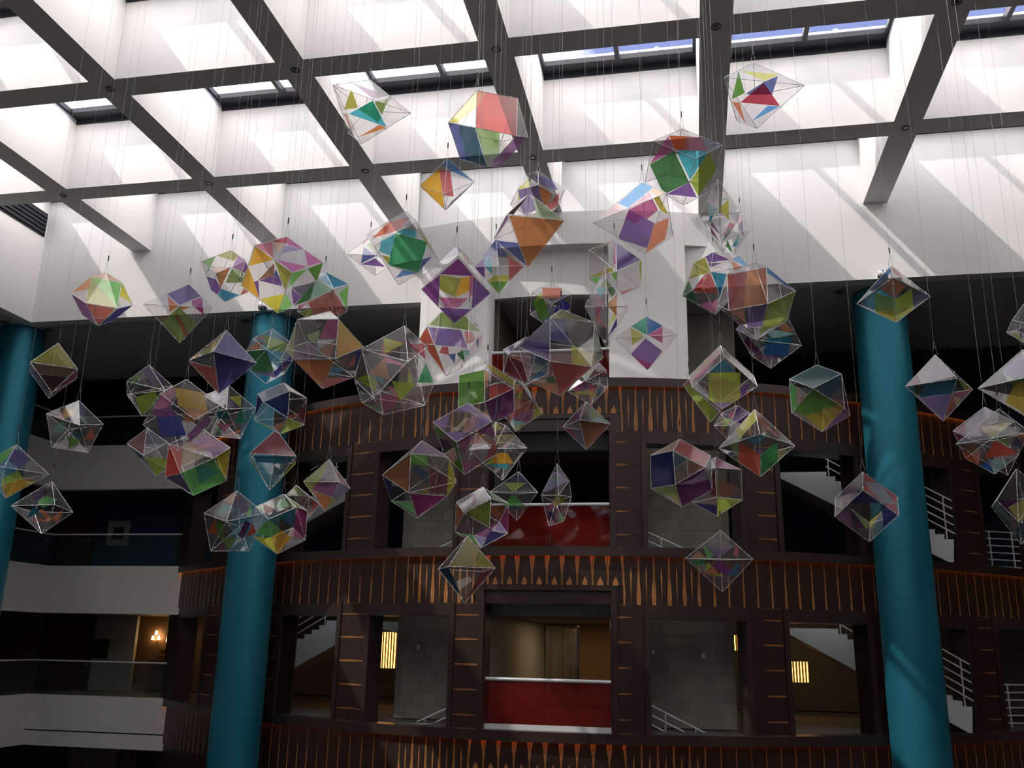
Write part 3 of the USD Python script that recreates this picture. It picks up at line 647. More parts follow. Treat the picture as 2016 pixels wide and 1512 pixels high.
lamp(rel(XC - 3.0, 22.5, STOREY[2] + 3.5), 1.6, 0.6, 0.3 * 0.6, (1, .9, .75))
for cc in (STOREY[3], STOREY[2]):
    lamp(rel(XC + 6.5, 24.0, cc + 3.5), 2.0, 0.8, 0.3 * 0.9, (.95, 1, 1))
    lamp(rel(XC - 6.5, 24.0, cc + 3.5), 2.0, 0.8, 0.3 * 0.6, (.9, 1, 1))

# ---------------------------------------------------------------- the hanging crystals
SWATCH = dict(A=(250,190,70), A2=(245,205,110), B=(65,75,175), B2=(65,115,180), B3=(50,120,205), b=(115,185,245), C=(85,190,205), c=(165,220,215), c2=(125,165,165), D2=(70,55,50), E=(45,150,115), E2=(70,165,135), E3=(75,165,110),
    e=(150,205,170), G=(110,165,75), G2=(75,125,75), G3=(110,190,105), g=(150,225,115), H=(165,195,130), H2=(140,165,95), H4=(205,205,160), I=(72,68,130), I2=(95,85,120), J=(70,155,190), J2=(85,135,175), K=(125,108,92), K6=(150,140,138),
    k=(200,120,105), k2=(190,115,105), k3=(165,95,115), k4=(215,150,115), k5=(160,105,80), k6=(150,125,150), L=(205,230,100), L2=(200,235,150), l=(215,185,215), l2=(190,165,205), l3=(190,175,230), M=(165,70,125), M3=(110,60,105), M5=(145,75,145),
    N=(52,68,125), N3=(45,62,125), N5=(22,70,105), O=(230,145,90), O2=(200,130,80), O3=(210,100,60), O4=(240,150,115), o=(248,208,175), o2=(210,185,155), o3=(240,220,212), o4=(238,180,150), P=(225,130,180), P2=(200,120,140), P4=(200,110,155), P5=(175,115,155),
    p=(240,195,205), p2=(225,180,180), p3=(248,215,210), q=(200,220,185), q2=(150,230,150), R=(235,95,80), R2=(195,90,65), R5=(215,100,80), r=(215,115,115), r2=(135,68,75), r3=(185,100,95), r4=(235,145,145), r5=(195,75,90), r6=(170,88,72),
    S=(180,180,85), S3=(160,180,80), S4=(185,165,75), S5=(205,205,115), T=(50,125,145), T2=(50,110,130), T3=(72,102,118), U=(100,110,170), U2=(110,150,205), V=(128,90,160), V2=(150,110,155), V3=(145,115,175), V4=(100,75,145), V5=(135,75,145),
    v=(175,165,205), v2=(135,120,165), W=(245,243,248), W3=(205,203,210), X=(90,25,90), Y=(235,225,85), Y2=(205,200,90), Y4=(220,212,150), y=(248,245,135), y3=(240,238,205), Z=(130,130,150))
WORD = dict(A='amber', B='blue', C='cyan', D='dark brown', E='emerald', G='green', H='moss green', I='indigo', J='blue', K='taupe', L='lime', M='magenta', N='navy', O='orange', P='pink', R='red', S='olive yellow', T='teal', U='slate blue', V='violet', W='white', X='plum', Y='yellow', Z='grey',
    b='sky blue', c='pale cyan', e='pale green', g='light green', k='brown pink', l='lilac', o='peach', p='pale pink', q='pale green', r='coral red', v='lavender', y='pale yellow')
films = {}
def film_of(code):
    if code not in films: films[code] = film('film_' + (code if code[0].islower() else code[0].lower() + code + 'd'), lin(SWATCH[code]))
    return films[code]

def tri_poly(poly):
    out = []
    for g in getattr(poly, 'geoms', [poly]):
        if g.geom_type != 'Polygon' or g.area < 1e-9: continue
        for t in shapely.constrained_delaunay_triangles(g).geoms:
            if t.area > 1e-9: out.append(np.array(t.exterior.coords)[:3])
    return out

def solve_depth(P2, n_ring, given, quads, R):
    N = len(P2); A, B = [], []
    c = P2[:n_ring].mean(0)
    for i in range(N):
        row = np.zeros(N)
        if i in given: row[i] = 3; A.append(row); B.append(3 * given[i] * R)
        elif i < n_ring: row[i] = .35; A.append(row); B.append(0)
        else:
            rr = np.linalg.norm(P2[i] - c); row[i] = .6; A.append(row); B.append(-.6 * .92 * math.sqrt(max((1.08 * R) ** 2 - rr * rr, .12 * R * R)))
    for q in quads:
        for k in range(3, len(q)):
            a, b, d, e = q[0], q[1], q[2], q[k]
            M = np.array([[P2[a][0], P2[b][0], P2[d][0]], [P2[a][1], P2[b][1], P2[d][1]], [1, 1, 1]])
            try: w = np.linalg.solve(M, [*P2[e], 1])
            except np.linalg.LinAlgError: continue
            row = np.zeros(N); row[[a, b, d]] = w; row[e] -= 1; s = 6 / np.linalg.norm(row); A.append(row * s); B.append(0)
    return np.linalg.lstsq(np.array(A), np.array(B), rcond=None)[0]

# Each entry: picture corner and scale of the tracing sheet | distance in metres | label; then outline, near corners, flat faces, film pieces (f near side, b far side)
CRYSTALS = '''
@640 120 6.72|12.5|clear hanging crystal with teal and olive triangles, topmost on the left against the skylight
r 105,318,-.35 600,250,.5 1135,690,-.35 485,1100,-.35 305,950,.4
f S 350,350 430,620 250,645
f V2 355,285 635,497 840,465
f H2 655,545 845,485 750,715
f C 315,700 630,525 815,875
f E 440,640 630,525 745,750 700,810
f O 445,1005 720,845 815,885
f k 230,680 290,710 370,970
@820 165 6.72|11.5|large hanging crystal with a red square, a dark blue panel and a yellow side, near the top centre
r 800,88 1335,190 1475,710 1105,1100 940,1100 580,995 420,510
i 785,580 1325,690
q 0187 6745 8234
f R 800,88 1335,190 1325,690 785,578
f O 800,88 930,115 790,330
f y 420,510 800,88 795,300
f Y 430,510 640,380 790,300 540,515
f U 420,510 560,545 660,1012 580,995
f T3 560,545 775,585 925,1095 660,1012
f V2 1320,690 1475,710 1105,1100 950,1098
f k4 1335,190 1400,380 1450,620 1345,300
b H 785,585 1100,640 1095,930 930,1080
@650 0 2.88|13.5|small hanging octahedron of yellow, coral and blue facets below the large red and blue crystal
r 665,900 820,1030 655,1192 508,1053
i 645,1100
f A 508,1053 618,955 650,1190
f r 618,957 682,975 700,1115 640,1108
f U2 640,930 665,900 805,1025 690,972
f Z 815,1035 655,1190 690,1140
@940 320 6.72|15.1|hanging crystal with slate, orange and lavender facets, half hidden behind a big orange octahedron
r 625,165 805,115 1160,355 1080,560 1000,640 650,700 432,562
i 805,295 1000,410 530,370
f v2 735,150 985,235 1070,370 850,295
f Y2 535,365 665,210 710,240 690,325
f v2 535,370 805,300 860,525 690,415 560,490
f O 810,300 990,415 910,570 860,525
f r 1080,400 1065,545 990,630 915,575
f Y2 530,380 560,490 535,510
@940 320 6.72|12.0|big hanging octahedron with one broad orange front face and a pale green top
r 690,415,.4 1150,770,-.4 665,1390,-.4 220,1010,.4 393,685,-.4
f O2 415,700 1150,770 665,1390
f v 690,430 745,480 775,630 610,680 560,560
f q 705,420 1140,760 800,735 770,640 740,470
f D2 385,675 690,415 470,690
f V2 393,690 410,740 225,1005
f U 245,1030 545,1065 650,1370
@1160 240 6.72|12.3|large hanging cube with a dark green square, cyan triangle and purple triangle, right of top centre
r 1225,90 1765,308 1605,915 1250,1100 735,800 850,250
i 1400,485
q 5016 6123 5634
f O3 1055,178 1285,190 1245,370 1135,365
f k 1285,190 1490,205 1575,385 1245,370
f G2 800,565 1125,385 1325,800 1020,945 955,890
f P4 1045,185 1125,375 800,560
f S3 1585,405 1685,620 1445,985 1335,790
f C 1160,400 1215,375 1575,390 1335,770
f V 1025,955 1325,800 1425,1000
@0 0 1|11.8|hanging crystal with a sky blue top strip and a violet square, right of centre below the green cube
r 1264,359,.45 1312,380,-.35 1325,465,.4 1269.5,501,-.35 1167,438,-.35
f b 1264,359 1286.5,369 1236.5,409 1217,400
f o 1288,369.5 1312,378.5 1295.5,386.5 1279,378.5
f p 1277.5,379 1283.5,389.5 1237,409.5
f P4 1284,391 1296,413.5 1274,431 1237.5,412.5
f V3 1238,412.5 1289.5,440 1276,489 1217,470
f M5 1238,412.5 1268,428 1250,440 1231,431
f p3 1176,431 1216,401 1225.5,415
f S4 1286.5,390 1298,386.5 1316,421.5 1300,414
f O4 1316,429 1315.5,440 1310,470 1271,500 1287,441
@1400 100 10.08|12.0|clear hanging crystal with a dusky red triangle and yellow sliver, top right against the bright coffer
r 840,235,.5 1855,685,-.35 915,1540,-.35 510,1390,.4 250,530,-.35
f y 575,390 1340,470 1060,600
f G 545,405 665,840 410,960
b U 690,850 1060,610 1330,500 1215,865 750,870
f r5 1045,635 1365,1095 580,1025
f b 805,1400 1130,1085 1360,1105
f O4 410,1005 570,1035 680,1445
@1340 340 6.72|13.3|tall clear hanging diamond with blue and yellow kite patches, under the concrete beam end on the right
r 490,85 785,520 555,1065 255,580
i 502,560
f l 370,340 515,360 480,475
f J 365,395 480,480 385,665
f Y2 500,480 635,350 640,630
f q 535,375 600,320 640,350
f k 515,165 655,330 560,230
f V2 410,640 540,830 400,705
f M3 390,705 520,920 405,800
b r 650,650 745,710 555,840
b G2 650,690 665,790 555,910
@1340 340 6.72|14.9|small clear hanging crystal with blue, pink and green slivers, just behind the tall clear diamond
r 785,525 915,755 710,1090 560,930 560,700
i 745,800
f p 745,590 790,555 825,610 750,700
f v2 825,620 830,840 755,710
f G2 620,890 695,1060 590,980
f J 675,990 745,870 745,960
f c 745,860 770,810 775,930 748,960
@650 450 2.88|14.6|hanging octahedron with slate, cyan, red and green corners, behind the big orange octahedron
r 940,60 1100,210 960,372 817,217
i 957,215
f U 940,62 865,160 1010,160
f V 820,215 875,160 875,300
f C 875,165 915,165 918,260 880,220
f r 1012,160 1098,212 1015,298
f G 885,302 1010,298 958,370
f Y2 930,265 1012,265 1010,298 885,300
@680 400 6.72|15.2|clear hanging crystal with a navy and a purple triangle, left of the large green square
r 20,675 330,440 600,520 640,800 395,960
i 410,690
f U 240,578 410,695 205,800
f V 210,810 395,730 530,845
f H 275,545 330,515 425,690
f r 230,495 315,465 235,550
@680 400 6.72|13.0|large clear hanging cube with a green square, a cyan patch and a terracotta top strip
r 800,105 945,240 1240,770 705,1085 280,415
i 380,560
q 5123 4015
f E3 670,400 1085,510 970,920 565,815
f O3 570,250 860,180 690,360 380,460 350,470
f S 915,245 1075,490 1090,520 1145,660
b C 470,490 665,400 610,700 450,640
b C 670,390 790,335 940,370 925,460
f U2 660,990 760,880 965,920
f U 1030,740 1145,705 985,890
f S 480,690 585,710 565,815
@680 400 6.72|12.2|large hanging cube with four purple corners framing a clear square, at the centre
r 1470,550 1640,730 1920,1195 1445,1596 1000,1135 995,1010
i 1495,690
q 6234 5064 0126
f M5 1495,730 1700,965 1250,940
f V5 1250,945 1230,1375 1010,1135
f V 1700,970 1915,1195 1670,1400
f V 1230,1380 1665,1405 1445,1590
b S 1255,945 1530,995 1450,1245 1245,1140
b A 1530,990 1650,965 1640,1170 1450,1245
b P4 1235,1245 1620,1260 1490,1385 1330,1385
b P4 1650,965 1700,970 1690,1200 1635,1255
f v2 1230,720 1470,555 1540,640 1465,690 1240,775
f p 1535,640 1650,800 1590,740
@390 440 6.72|11.5|large hanging cube of pink, yellow and green corner patches, upper left
r 750,290 1175,175 1655,515 1480,1015 1055,1190 570,825
i 1245,650
q 0126 6234 0645
f r4 755,290 975,235 995,455
f r 975,235 1175,175 1185,270
f P 1175,175 1400,345 1190,285
f P 1410,350 1650,515 1450,565
f P 1450,570 1250,645 1040,480
b o 980,240 1150,270 1060,390
b v 1135,290 1380,340 1100,400
f A 755,300 1000,480 670,565
f A 665,580 745,775 810,990 575,825
f S 1010,490 1243,652 1150,880
f Y 1145,930 1055,1185 820,1000
b k5 1010,520 1000,690 800,745
b U 1030,600 1085,740 1000,690
b V 810,755 990,690 1090,740 1110,830
f V 740,770 800,760 810,985
f g 1247,655 1450,600 1190,860
f G 1450,600 1650,520 1570,770
f G2 1545,780 1480,1010 1270,1085
f g 1160,925 1250,1090 1060,1185
f Z 1235,850 1550,775 1375,970
f V 1230,860 1370,970 1265,1080
@390 440 6.72|13.6|round hanging crystal with an orange triangle and a blue base, left of the large pink cube
r 440,355 630,490 690,700 660,905 355,1035 165,870 40,505
i 240,660 550,710 430,585 140,580
f S 250,425 440,360 530,430 470,500
f G 45,505 235,435 110,670 140,580
f M5 530,430 640,495 660,560 620,655 450,580
f O2 145,585 425,590 300,850 240,665
f H2 450,590 600,640 590,780 365,785
f V 115,700 235,740 300,860 260,945 170,870
f J 300,865 540,945 355,1035 265,950
f r 600,860 660,905 560,945
@390 440 6.72|14.1|hanging crystal with a blue top and a brown-red square face, behind the right side of the pink cube
r 1680,640 1990,800 1970,1160 1850,1240 1420,1230 1310,1165 1320,1090 1560,700
i 1790,860
f J 1600,700 1680,640 1985,800 1790,855 1590,740
f e 1570,745 1780,865 1480,1010
f k 1785,880 1960,1160 1850,1225 1540,1200 1450,1045
f g 1860,920 1985,830 1965,1130
f S 1330,1170 1500,1130 1530,1200 1420,1228
f P2 1320,1090 1440,1050 1330,1160
@120 500 6.72|13.0|round hanging crystal with a green and olive square face, farthest left under the white wall
r 600,248 805,375 950,675 690,885 490,950 285,805 132,518 390,295
i 745,715 330,650
q 7189 6945 8234
f o 390,295 600,248 795,370 500,325
f O 390,300 370,460 140,515 300,390
f g 400,305 795,385 745,710
f S 395,310 745,715 330,650
f Y 800,375 940,650 785,560
f V2 140,530 330,650 470,940 285,805
f k 335,655 715,720 600,860 430,835
f k2 430,840 590,860 500,945
f I 945,680 690,885 510,940 745,730
@120 500 6.72|13.5|hanging octahedron with a lavender top patch and a mossy green diamond, straddling the white wall edge
r 1695,400,.35 2015,710,-.35 1575,1180,.1 1085,658,-.35
f v2 1405,530 1695,405 1850,560 1565,675
f O 1410,555 1560,690 1440,770
f O 1560,690 1720,700 1590,745
f M 1750,690 1870,650 1890,805
f P4 1730,620 1860,570 1880,650 1740,690
f H2 1560,700 1805,935 1575,1175 1335,905
f k5 1500,790 1545,790 1700,1060 1640,1110
f K 1240,820 1430,815 1340,905
@0 600 5.04|13.2|hanging octahedron with a yellow top and brown front face, beside the far left teal column
r 580,380,.4 768,635,-.3 755,735,.2 485,930,.1 300,665,.2 300,570,-.3
i 515,870
f S5 310,565 580,382 765,625
f K 320,580 765,640 660,720 360,685
f D2 365,690 665,720 510,870
f k3 755,650 755,735 520,900
f Z 302,580 302,665 485,925 490,870
@0 600 5.04|12.2|clear hanging crystal with scattered small green, yellow and white triangles, at the left edge of the white parapet
r 780,950 1025,1185 870,1470 515,1415 460,1080
i 790,1195
b A 640,1020 765,1070 635,1135
b k 625,1030 635,1135 585,1145
b e 750,1090 800,1090 875,1175 850,1185
b E 620,1160 640,1265 560,1270 495,1240
f W 685,1250 640,1330 530,1410 660,1430 700,1350
f W 790,1375 730,1440 860,1465
f G 660,1300 800,1350 700,1425
b O3 905,1215 945,1330 830,1340
b T2 690,1240 800,1270 790,1330
@230 700 6.72|13.8|smoky hanging crystal with a plum top and a green square, left of the pink and amber crystal
r 425,125 735,400 600,720 330,800 135,520 130,340
i 640,460
f I2 320,200 425,130 640,320 490,410
f G 275,235 320,270 190,400 165,390
f K 320,280 450,400 540,440 300,310
f S3 240,560 500,450 545,560 420,740 330,795
f M3 195,530 300,760 220,620
f T2 215,370 370,410 240,430
@230 700 6.72|11.6|large hanging cube with an amber top patch and a royal blue front patch, left of the left teal column
r 925,315 1365,655 1180,1000 815,1260 345,915 570,503
i 1035,850
q 5016 6123 5634
f A2 765,420 1150,490 1205,745 815,670
f p 580,510 765,420 780,540 690,600
f o4 820,675 1200,745 1035,848 870,690
f P 500,690 590,530 740,620 660,690
f M5 470,715 730,690 800,800 520,820
f B 520,820 830,790 915,1050 590,1095
f O 880,720 1035,850 1100,870 915,875
f M5 930,1060 1200,760 1250,880 980,1120
f U2 400,950 600,1085 690,1165
@230 700 6.72|13.6|clear hanging crystal with a yellow and a green triangle, in front of the left teal column edge
r 1480,395 1830,690 1635,1100 1235,1060 1050,800 1150,530
i 1450,710
f v 1260,495 1430,550 1240,640
f Y2 1475,545 1645,530 1640,690
f I2 1455,690 1475,550 1640,690
f E 1640,705 1720,880 1555,900
f P2 1310,900 1520,905 1420,1020
f T2 1320,700 1450,720 1500,820 1340,840
f g 1285,930 1340,950 1380,1040
@240 790 6.72|12.4|hanging crystal with a red side strip, lilac top and emerald front, below the pink and amber cube
r 1065,375 1435,615 1385,1050 945,1250 565,1005 625,565
i 1210,755 775,955
q 5016 7623 
f l 920,545 1070,400 1430,620 1210,745
f R 625,570 805,600 770,955 570,1000
f o2 810,530 900,540 1150,695 790,850 805,620
f Y 1225,750 1430,625 1385,1000 1345,990
f G3 785,950 1210,760 1385,1050 945,1250
f E2 980,880 1060,830 1320,930 1025,1090
f I2 570,1005 775,955 930,1225
@240 790 6.72|14.5|hanging crystal with a dark red corner and an olive base, tucked behind the red-striped crystal
r 330,360 610,540 600,900 450,990 200,700 65,555
i 285,715
f r2 65,555 335,365 280,708
f S3 300,735 600,760 570,900 455,985
f D2 110,600 280,720 230,820
@360 630 6.72|12.2|hanging octahedron with an indigo right face, salmon lower face and yellow upper edge, left of the left teal column
r 575,135 975,570 475,975 68,540
i 405,415
f S5 575,138 405,410 200,475
f A 68,540 190,440 200,480 160,510
f v 580,140 970,565 410,412
f I 412,425 970,570 478,970
f k2 80,550 440,635 475,970
@360 630 6.72|14.3|hanging crystal with an olive green square and yellow patch, in front of the upper part of the left teal column
r 1185,115 1420,295 1455,540 1350,710 1100,845 870,650 840,410 930,240
i 1290,520 1110,390
f O3 850,405 980,280 1070,310 1010,390
f p2 945,245 1070,190 1080,300
f S5 1070,190 1370,300 1385,320 1110,380
f S3 1110,380 1370,315 1400,440
f G2 860,410 1105,395 1215,700 930,680
f I 1200,690 1430,470 1450,540 1230,760
f V2 930,690 1200,695 1230,765
f J 990,730 1160,750 1100,835
@560 600 6.72|12.0|large clear hanging crystal with a pink strip, amber right face and orange base, right of the left teal column
r 600,85 1050,555 915,960 500,1115 120,720 30,590 170,195
i 715,190 670,715
q 6784
f P 565,195 715,190 700,450 470,450
f A 720,200 1040,545 690,700
f O2 130,735 650,735 500,1110
b V2 140,570 430,490 430,720 130,720
b W 440,460 690,455 460,590 430,555
b H 290,405 470,330 440,460 360,500
b k4 460,590 670,500 600,715 440,580
b J 620,810 820,850 640,950 580,910
b r 820,840 935,660 930,790
b K 690,760 720,700 870,690 800,840
f r4 550,965 910,965 505,1110
f H4 35,590 165,210 118,715
f I 945,630 1040,600 1020,730 935,930
@360 630 6.72|12.2|hanging crystal with a silvery white top and navy triangle, on the right edge of the left teal column
r 1335,830 1640,1035 1605,1390 1290,1512 945,1330 990,975
i 1415,940 1065,1085 1385,1295
q 5067 6128
f W3 995,975 1335,835 1415,935 1065,1080
f p2 1340,835 1600,1000 1420,940
f N 1080,1085 1415,945 1388,1285
f I 985,985 1060,1080 960,1250
f r2 1635,1070 1610,1385 1520,1270
f g 985,1350 1130,1400 1200,1490
f L 1390,1300 1600,1385 1290,1512
f O4 1200,1410 1500,1280 1370,1330 1280,1480
f K 1210,1210 1380,1300 1200,1410
@380 840 5.04|13.4|hanging octahedron with a coral top over a clear teal front, in the middle of the left teal column
r 825,30,.4 1025,295,-.3 1015,370,.2 760,630,-.3 565,330,.2 560,265,-.3
f r 570,265 825,35 1020,290
f G2 565,300 600,340 755,620 640,480
f L 1015,340 1015,375 790,600 930,440
f T2 600,290 1000,300 940,370 630,350
@380 840 5.04|12.0|small hanging octahedron with a lime upper left face and a magenta front, right of the left teal column
r 1350,325 1560,610 1310,840 1095,545
i 1455,550
f L 1350,330 1250,545 1100,545
f W3 1350,330 1455,545 1250,550
f p2 1352,330 1555,605 1460,545
f S5 1100,550 1250,550 1180,650
f P5 1230,555 1455,552 1390,700 1180,620
f O 1190,640 1385,710 1310,830
f v 1457,560 1555,615 1430,740 1390,700
f S5 1380,715 1420,740 1320,825
@380 840 5.04|13.8|small hanging crystal with a yellow-green tip and coral side, behind the green and amber crystal
r 1025,580 1255,770 1140,915 1040,900 920,680
i 1150,690
f S3 930,670 1025,580 1140,680
f g 935,680 975,680 970,710
f r 1155,680 1250,770 1190,840
f K6 980,690 1140,685 1190,790 1100,830
f o4 1140,850 1190,840 1140,910
@380 840 5.04|11.6|clear hanging crystal full of small multicoloured triangles, over the lower left teal column
r 435,635 710,860 555,1235 175,1235 108,860
i 330,940
f O 430,640 385,760 300,730
f Z 440,640 560,770 400,760
b C 290,765 410,800 290,870 240,880
b e 290,870 420,805 380,840 290,905
b V2 410,770 560,770 525,890
b g 570,765 580,910 530,880
f O3 215,920 240,1075 145,1040
f G 230,970 285,930 310,1090 250,1070
f M3 520,930 570,960 500,1105 450,1080
f R 590,955 625,1050 525,1100
b c 350,1085 460,1000 470,1050
f H2 270,1095 425,1105 360,1222
b W 430,1110 500,1110 375,1215
b r2 250,1160 325,1190 280,1233
@380 840 5.04|13.0|hanging crystal with a pale green top, bright green left and amber base, on the right side of the lower left column
r 900,670 1135,835 1115,1125 835,1265 590,1090 620,795
i 1025,800 745,920
q 5067
f q 640,790 890,680 960,790 680,860
f L2 900,672 1130,832 1000,790
f T2 840,890 1020,800 1000,1000
f M 1030,800 1130,840 1115,1110 1000,1000
f P 1000,1000 1110,1110 1000,1090
f g 620,1060 750,920 880,1030 780,1100
f A 780,1100 880,1030 980,1100 838,1260
f Y 600,1090 780,1100 835,1260
b p 930,1080 1000,1010 1000,1100
f W3 960,1115 1110,1122 905,1200
@560 600 6.72|13.4|clear hanging icosahedron with bright wire-like edges and small green, red and yellow triangles, left of centre
r 1590,280 1890,560 1975,1045 1860,1330 1305,1455 1030,1300 930,995 1020,585
i 1635,750 1185,1240
f Y2 1315,435 1595,510 1325,645
b P2 1310,460 1325,645 1520,580 1260,700
f r5 1630,515 1845,510 1865,720
f E3 1870,760 1970,1030 1760,1030
b P 1330,680 1630,810 1345,770
f O2 1325,700 1390,985 1115,905
b J 1160,930 1300,970 1325,1055
f L 1415,1005 1735,1045 1535,1275
b O3 1350,1080 1445,1085 1520,1260
f S3 950,985 1110,910 1225,1000 1215,1150
b P2 1250,1180 1430,1185 1520,1285 1310,1440
f H2 1040,1305 1270,1330 1300,1445
b U 1790,840 1760,1020 1720,1080
b L 1640,830 1690,1030 1630,1030
@760 580 6.72|14.8|hanging crystal with a wide lavender band, green top and long red triangle, below the purple-cornered cube
r 720,235 1100,235 1285,515 1250,700 1060,900 975,990 795,1080 400,645 545,415
i 1080,715 640,665
f H2 730,235 1050,290 1250,490 575,402
f V3 560,430 985,470 1085,720 640,665
f R2 540,430 640,680 785,1055 440,590
b r 1040,490 1130,490 1180,600 1070,660
f r 740,690 820,690 835,800 700,770
f U 820,790 925,780 905,910
f G2 935,785 1020,730 1045,900
f c 1025,730 1105,740 1105,800 1040,800
f Z 1210,330 1240,440 1170,390
f U 1190,600 1230,560 1210,720
@890 690 6.72|12.4|hanging crystal with a green left panel, yellow strip and dark purple front, below centre
r 470,165 825,390 820,830 530,955 80,750 95,325
i 430,255 810,505 430,685
q 5684 6017 8723
f G 97,328 430,258 428,682 82,745
f Y2 450,210 500,178 825,395 815,495
f M3 430,690 810,515 820,830 530,952
f r 500,470 690,430 800,510 490,645
f o4 432,258 470,275 485,470 430,500
f W 97,320 470,170 430,250
@890 690 6.72|14.8|hanging crystal with a dusky pink face and blue edge strip, right of the green and purple crystal
r 855,345 985,480 1195,830 840,1070 700,870 825,480
i 1060,650
f k2 825,640 1060,650 1080,700 1020,945 740,905
f P5 830,870 1060,760 1020,945 770,900
f o4 830,450 910,435 830,600
f S3 930,545 920,640 830,630
f T2 985,500 1120,690 1090,710 975,530
f Y2 1110,720 1190,830 1040,930 1090,830
f c 790,920 975,950 830,1020
f S5 820,1030 960,960 850,1060
@970 580 6.72|11.9|largest hanging crystal with a deep purple left face and a dusky red lower triangle, centre
r 905,195 1350,370 1460,830 1300,960 890,1340 470,1140 340,695
i 758,300 758,880 1310,955
f H4 775,290 905,200 1310,365
f V4 345,690 752,310 748,870
b U 765,310 950,340 1020,640 765,610
b K6 950,340 1340,370 1345,780 1030,630
f r3 760,885 1300,960 895,1325
f Y2 1040,670 1345,790 1345,940 1040,925
f G2 1355,480 1400,520 1455,830 1355,940
f k4 500,1145 850,1175 890,1335
f G2 710,1100 800,1080 840,1170 710,1160
b T3 510,780 735,870 725,1045 505,970
f J2 490,1090 620,1005 730,1055 480,1135
@970 580 6.72|13.7|hanging crystal with a lavender top strip and a maroon face, behind the left of the largest crystal
r 450,560 735,870 730,1055 430,1205 140,1040 140,725
i 205,795
f l2 145,725 450,562 340,690 205,795
f r2 210,815 365,880 480,1000 430,1175 145,1000
f P5 370,840 470,755 475,1090
f O2 240,785 360,820 355,880 220,810
f T3 510,780 720,870 710,1045 505,970
@0 0 1|14.2|small clear hanging crystal with an orange and a green square, before the dark upper opening
r 1086.2,555.8 1125.4,577.7 1122.2,615.4 1071.4,636.7 1043.6,618.7 1046.9,574.5
i 1087.8,597.4
q 5016 6123 5634
f O4 1067.5,566.3 1105.8,566.9 1105.8,587.6 1068.2,586
f L 1064.9,574.5 1068.2,586 1046.9,599
f G 1048.5,595.8 1069.8,586 1082.9,622 1064.9,633.4
f B 1104.2,586 1122.2,600.7 1120.5,608.9 1091.1,615.4
@1100 460 6.72|13.4|clear hanging crystal with a purple triangle and lime base, against the white pier right of centre
r 735,78 1100,358 1080,700 770,830 400,600 398,215
i 770,495
f V4 772,125 1085,352 770,490
f P 740,120 765,120 765,400 725,400
f o 400,215 735,82 650,140
f g 405,605 550,560 500,665
f g 690,525 765,505 760,650
f S 410,580 600,480 720,440 715,500 550,560
f Y2 1065,370 1098,360 1080,680
f r4 820,775 1060,700 840,800
@1100 460 6.72|10.6|tall clear hanging kite with orange and magenta kite patches, right of the largest crystal
r 620,445 915,960 635,1515 345,965
i 628,960
f C 490,740 520,710 615,715 550,855
f G2 640,710 715,705 765,770 705,840
f P4 485,800 615,925 525,1060 490,1130
f O2 770,795 765,1095 640,935
f r4 520,1060 625,1240 490,1140
f y 730,1060 765,1100 640,1240
f H2 620,585 700,700 540,700
f I 770,1110 770,1220 650,1370
f Y 490,1190 620,1380 540,1270
@780 360 3.054|12.8|hanging octahedron with a green and blue top and violet lower square, alone on the white pier
r 1505,800,.35 1695,912,-.35 1510,1125,.1 1310,932,-.35
f E2 1505,805 1505,915 1410,860
f B2 1505,805 1600,860 1510,915
f S5 1410,870 1495,920 1420,975
f P4 1515,915 1600,865 1602,965
f V3 1500,935 1600,1010 1540,1090 1440,1050 1410,1030
f M 1410,1030 1440,1050 1540,1090 1510,1122
@1330 480 6.72|13.9|round hanging crystal with a red three-edged star and yellow upper left face, right of the white pier
r 500,110 830,155 950,280 760,700 525,935 85,690 240,250
i 345,540 455,380
f V 400,170 500,110 705,210 440,250
f v2 430,255 620,250 460,310
f S 390,180 460,375 180,465 245,250
f r 380,410 455,385 570,655 345,540
f r5 235,600 385,405 345,540
f R 235,605 345,545 570,660 240,625
f G2 170,490 225,600 95,680
f G2 95,690 230,620 295,800
f J 470,370 675,400 590,690
f P 575,730 555,810 520,930 310,800
f O4 735,230 890,310 780,350
f b 760,200 825,158 945,278 910,300
f W 640,270 720,230 780,350 720,370
@1330 480 6.72|12.0|large hanging crystal with a rust red square front and a yellow-green lower face, right of the white pier
r 1045,250 1200,300 1590,625 1470,1020 1065,1270 560,820 680,400
i 1222,790 705,880
q 6178 7234 
f r6 680,410 950,360 900,850 705,880
f O2 950,360 1200,315 1220,790 900,850
f U2 1210,310 1590,620 1480,560 1215,385
f S3 1235,785 1585,640 1460,1020 1110,1190
f v2 935,840 1215,795 1150,1090 950,1110
f o4 705,885 890,850 935,1050 800,960
f k6 565,815 700,885 1060,1230 800,1040
@1330 480 6.72|13.7|smoky hanging crystal with a blue front patch and a dark plum strip, below the rust red square
r 1480,965 1670,1345 1260,1649 1010,1490 800,1130 860,1075
i 1065,1270
f X 945,1230 1160,1460 1125,1550 905,1290
f B2 1180,1340 1520,1330 1470,1490 1170,1460
f T 1215,1250 1545,1235 1520,1330 1180,1340
b O2 1350,1080 1450,1035 1560,1155 1430,1170
b c 1220,1190 1270,1130 1590,1190 1290,1260
f v 810,1130 870,1080 945,1130 880,1165
f V2 1150,1470 1440,1495 1130,1560
@1660 500 6.72|12.5|hanging pyramid-like octahedron with two yellow-green squares, at the top of the right teal column
r 630,150 1158,562 700,908 178,662
i 660,310
f U2 620,170 640,230 420,450 400,440
f p2 640,170 900,380 890,420 660,240
f H2 420,510 680,600 688,740 430,760
f S4 430,760 688,740 695,900 440,780
f L 690,600 910,455 930,690 690,750
f S5 690,750 930,690 930,725 700,900
b k5 490,460 660,315 830,430 680,590
b C 425,520 480,470 600,570
f Z 915,460 1150,560 932,715
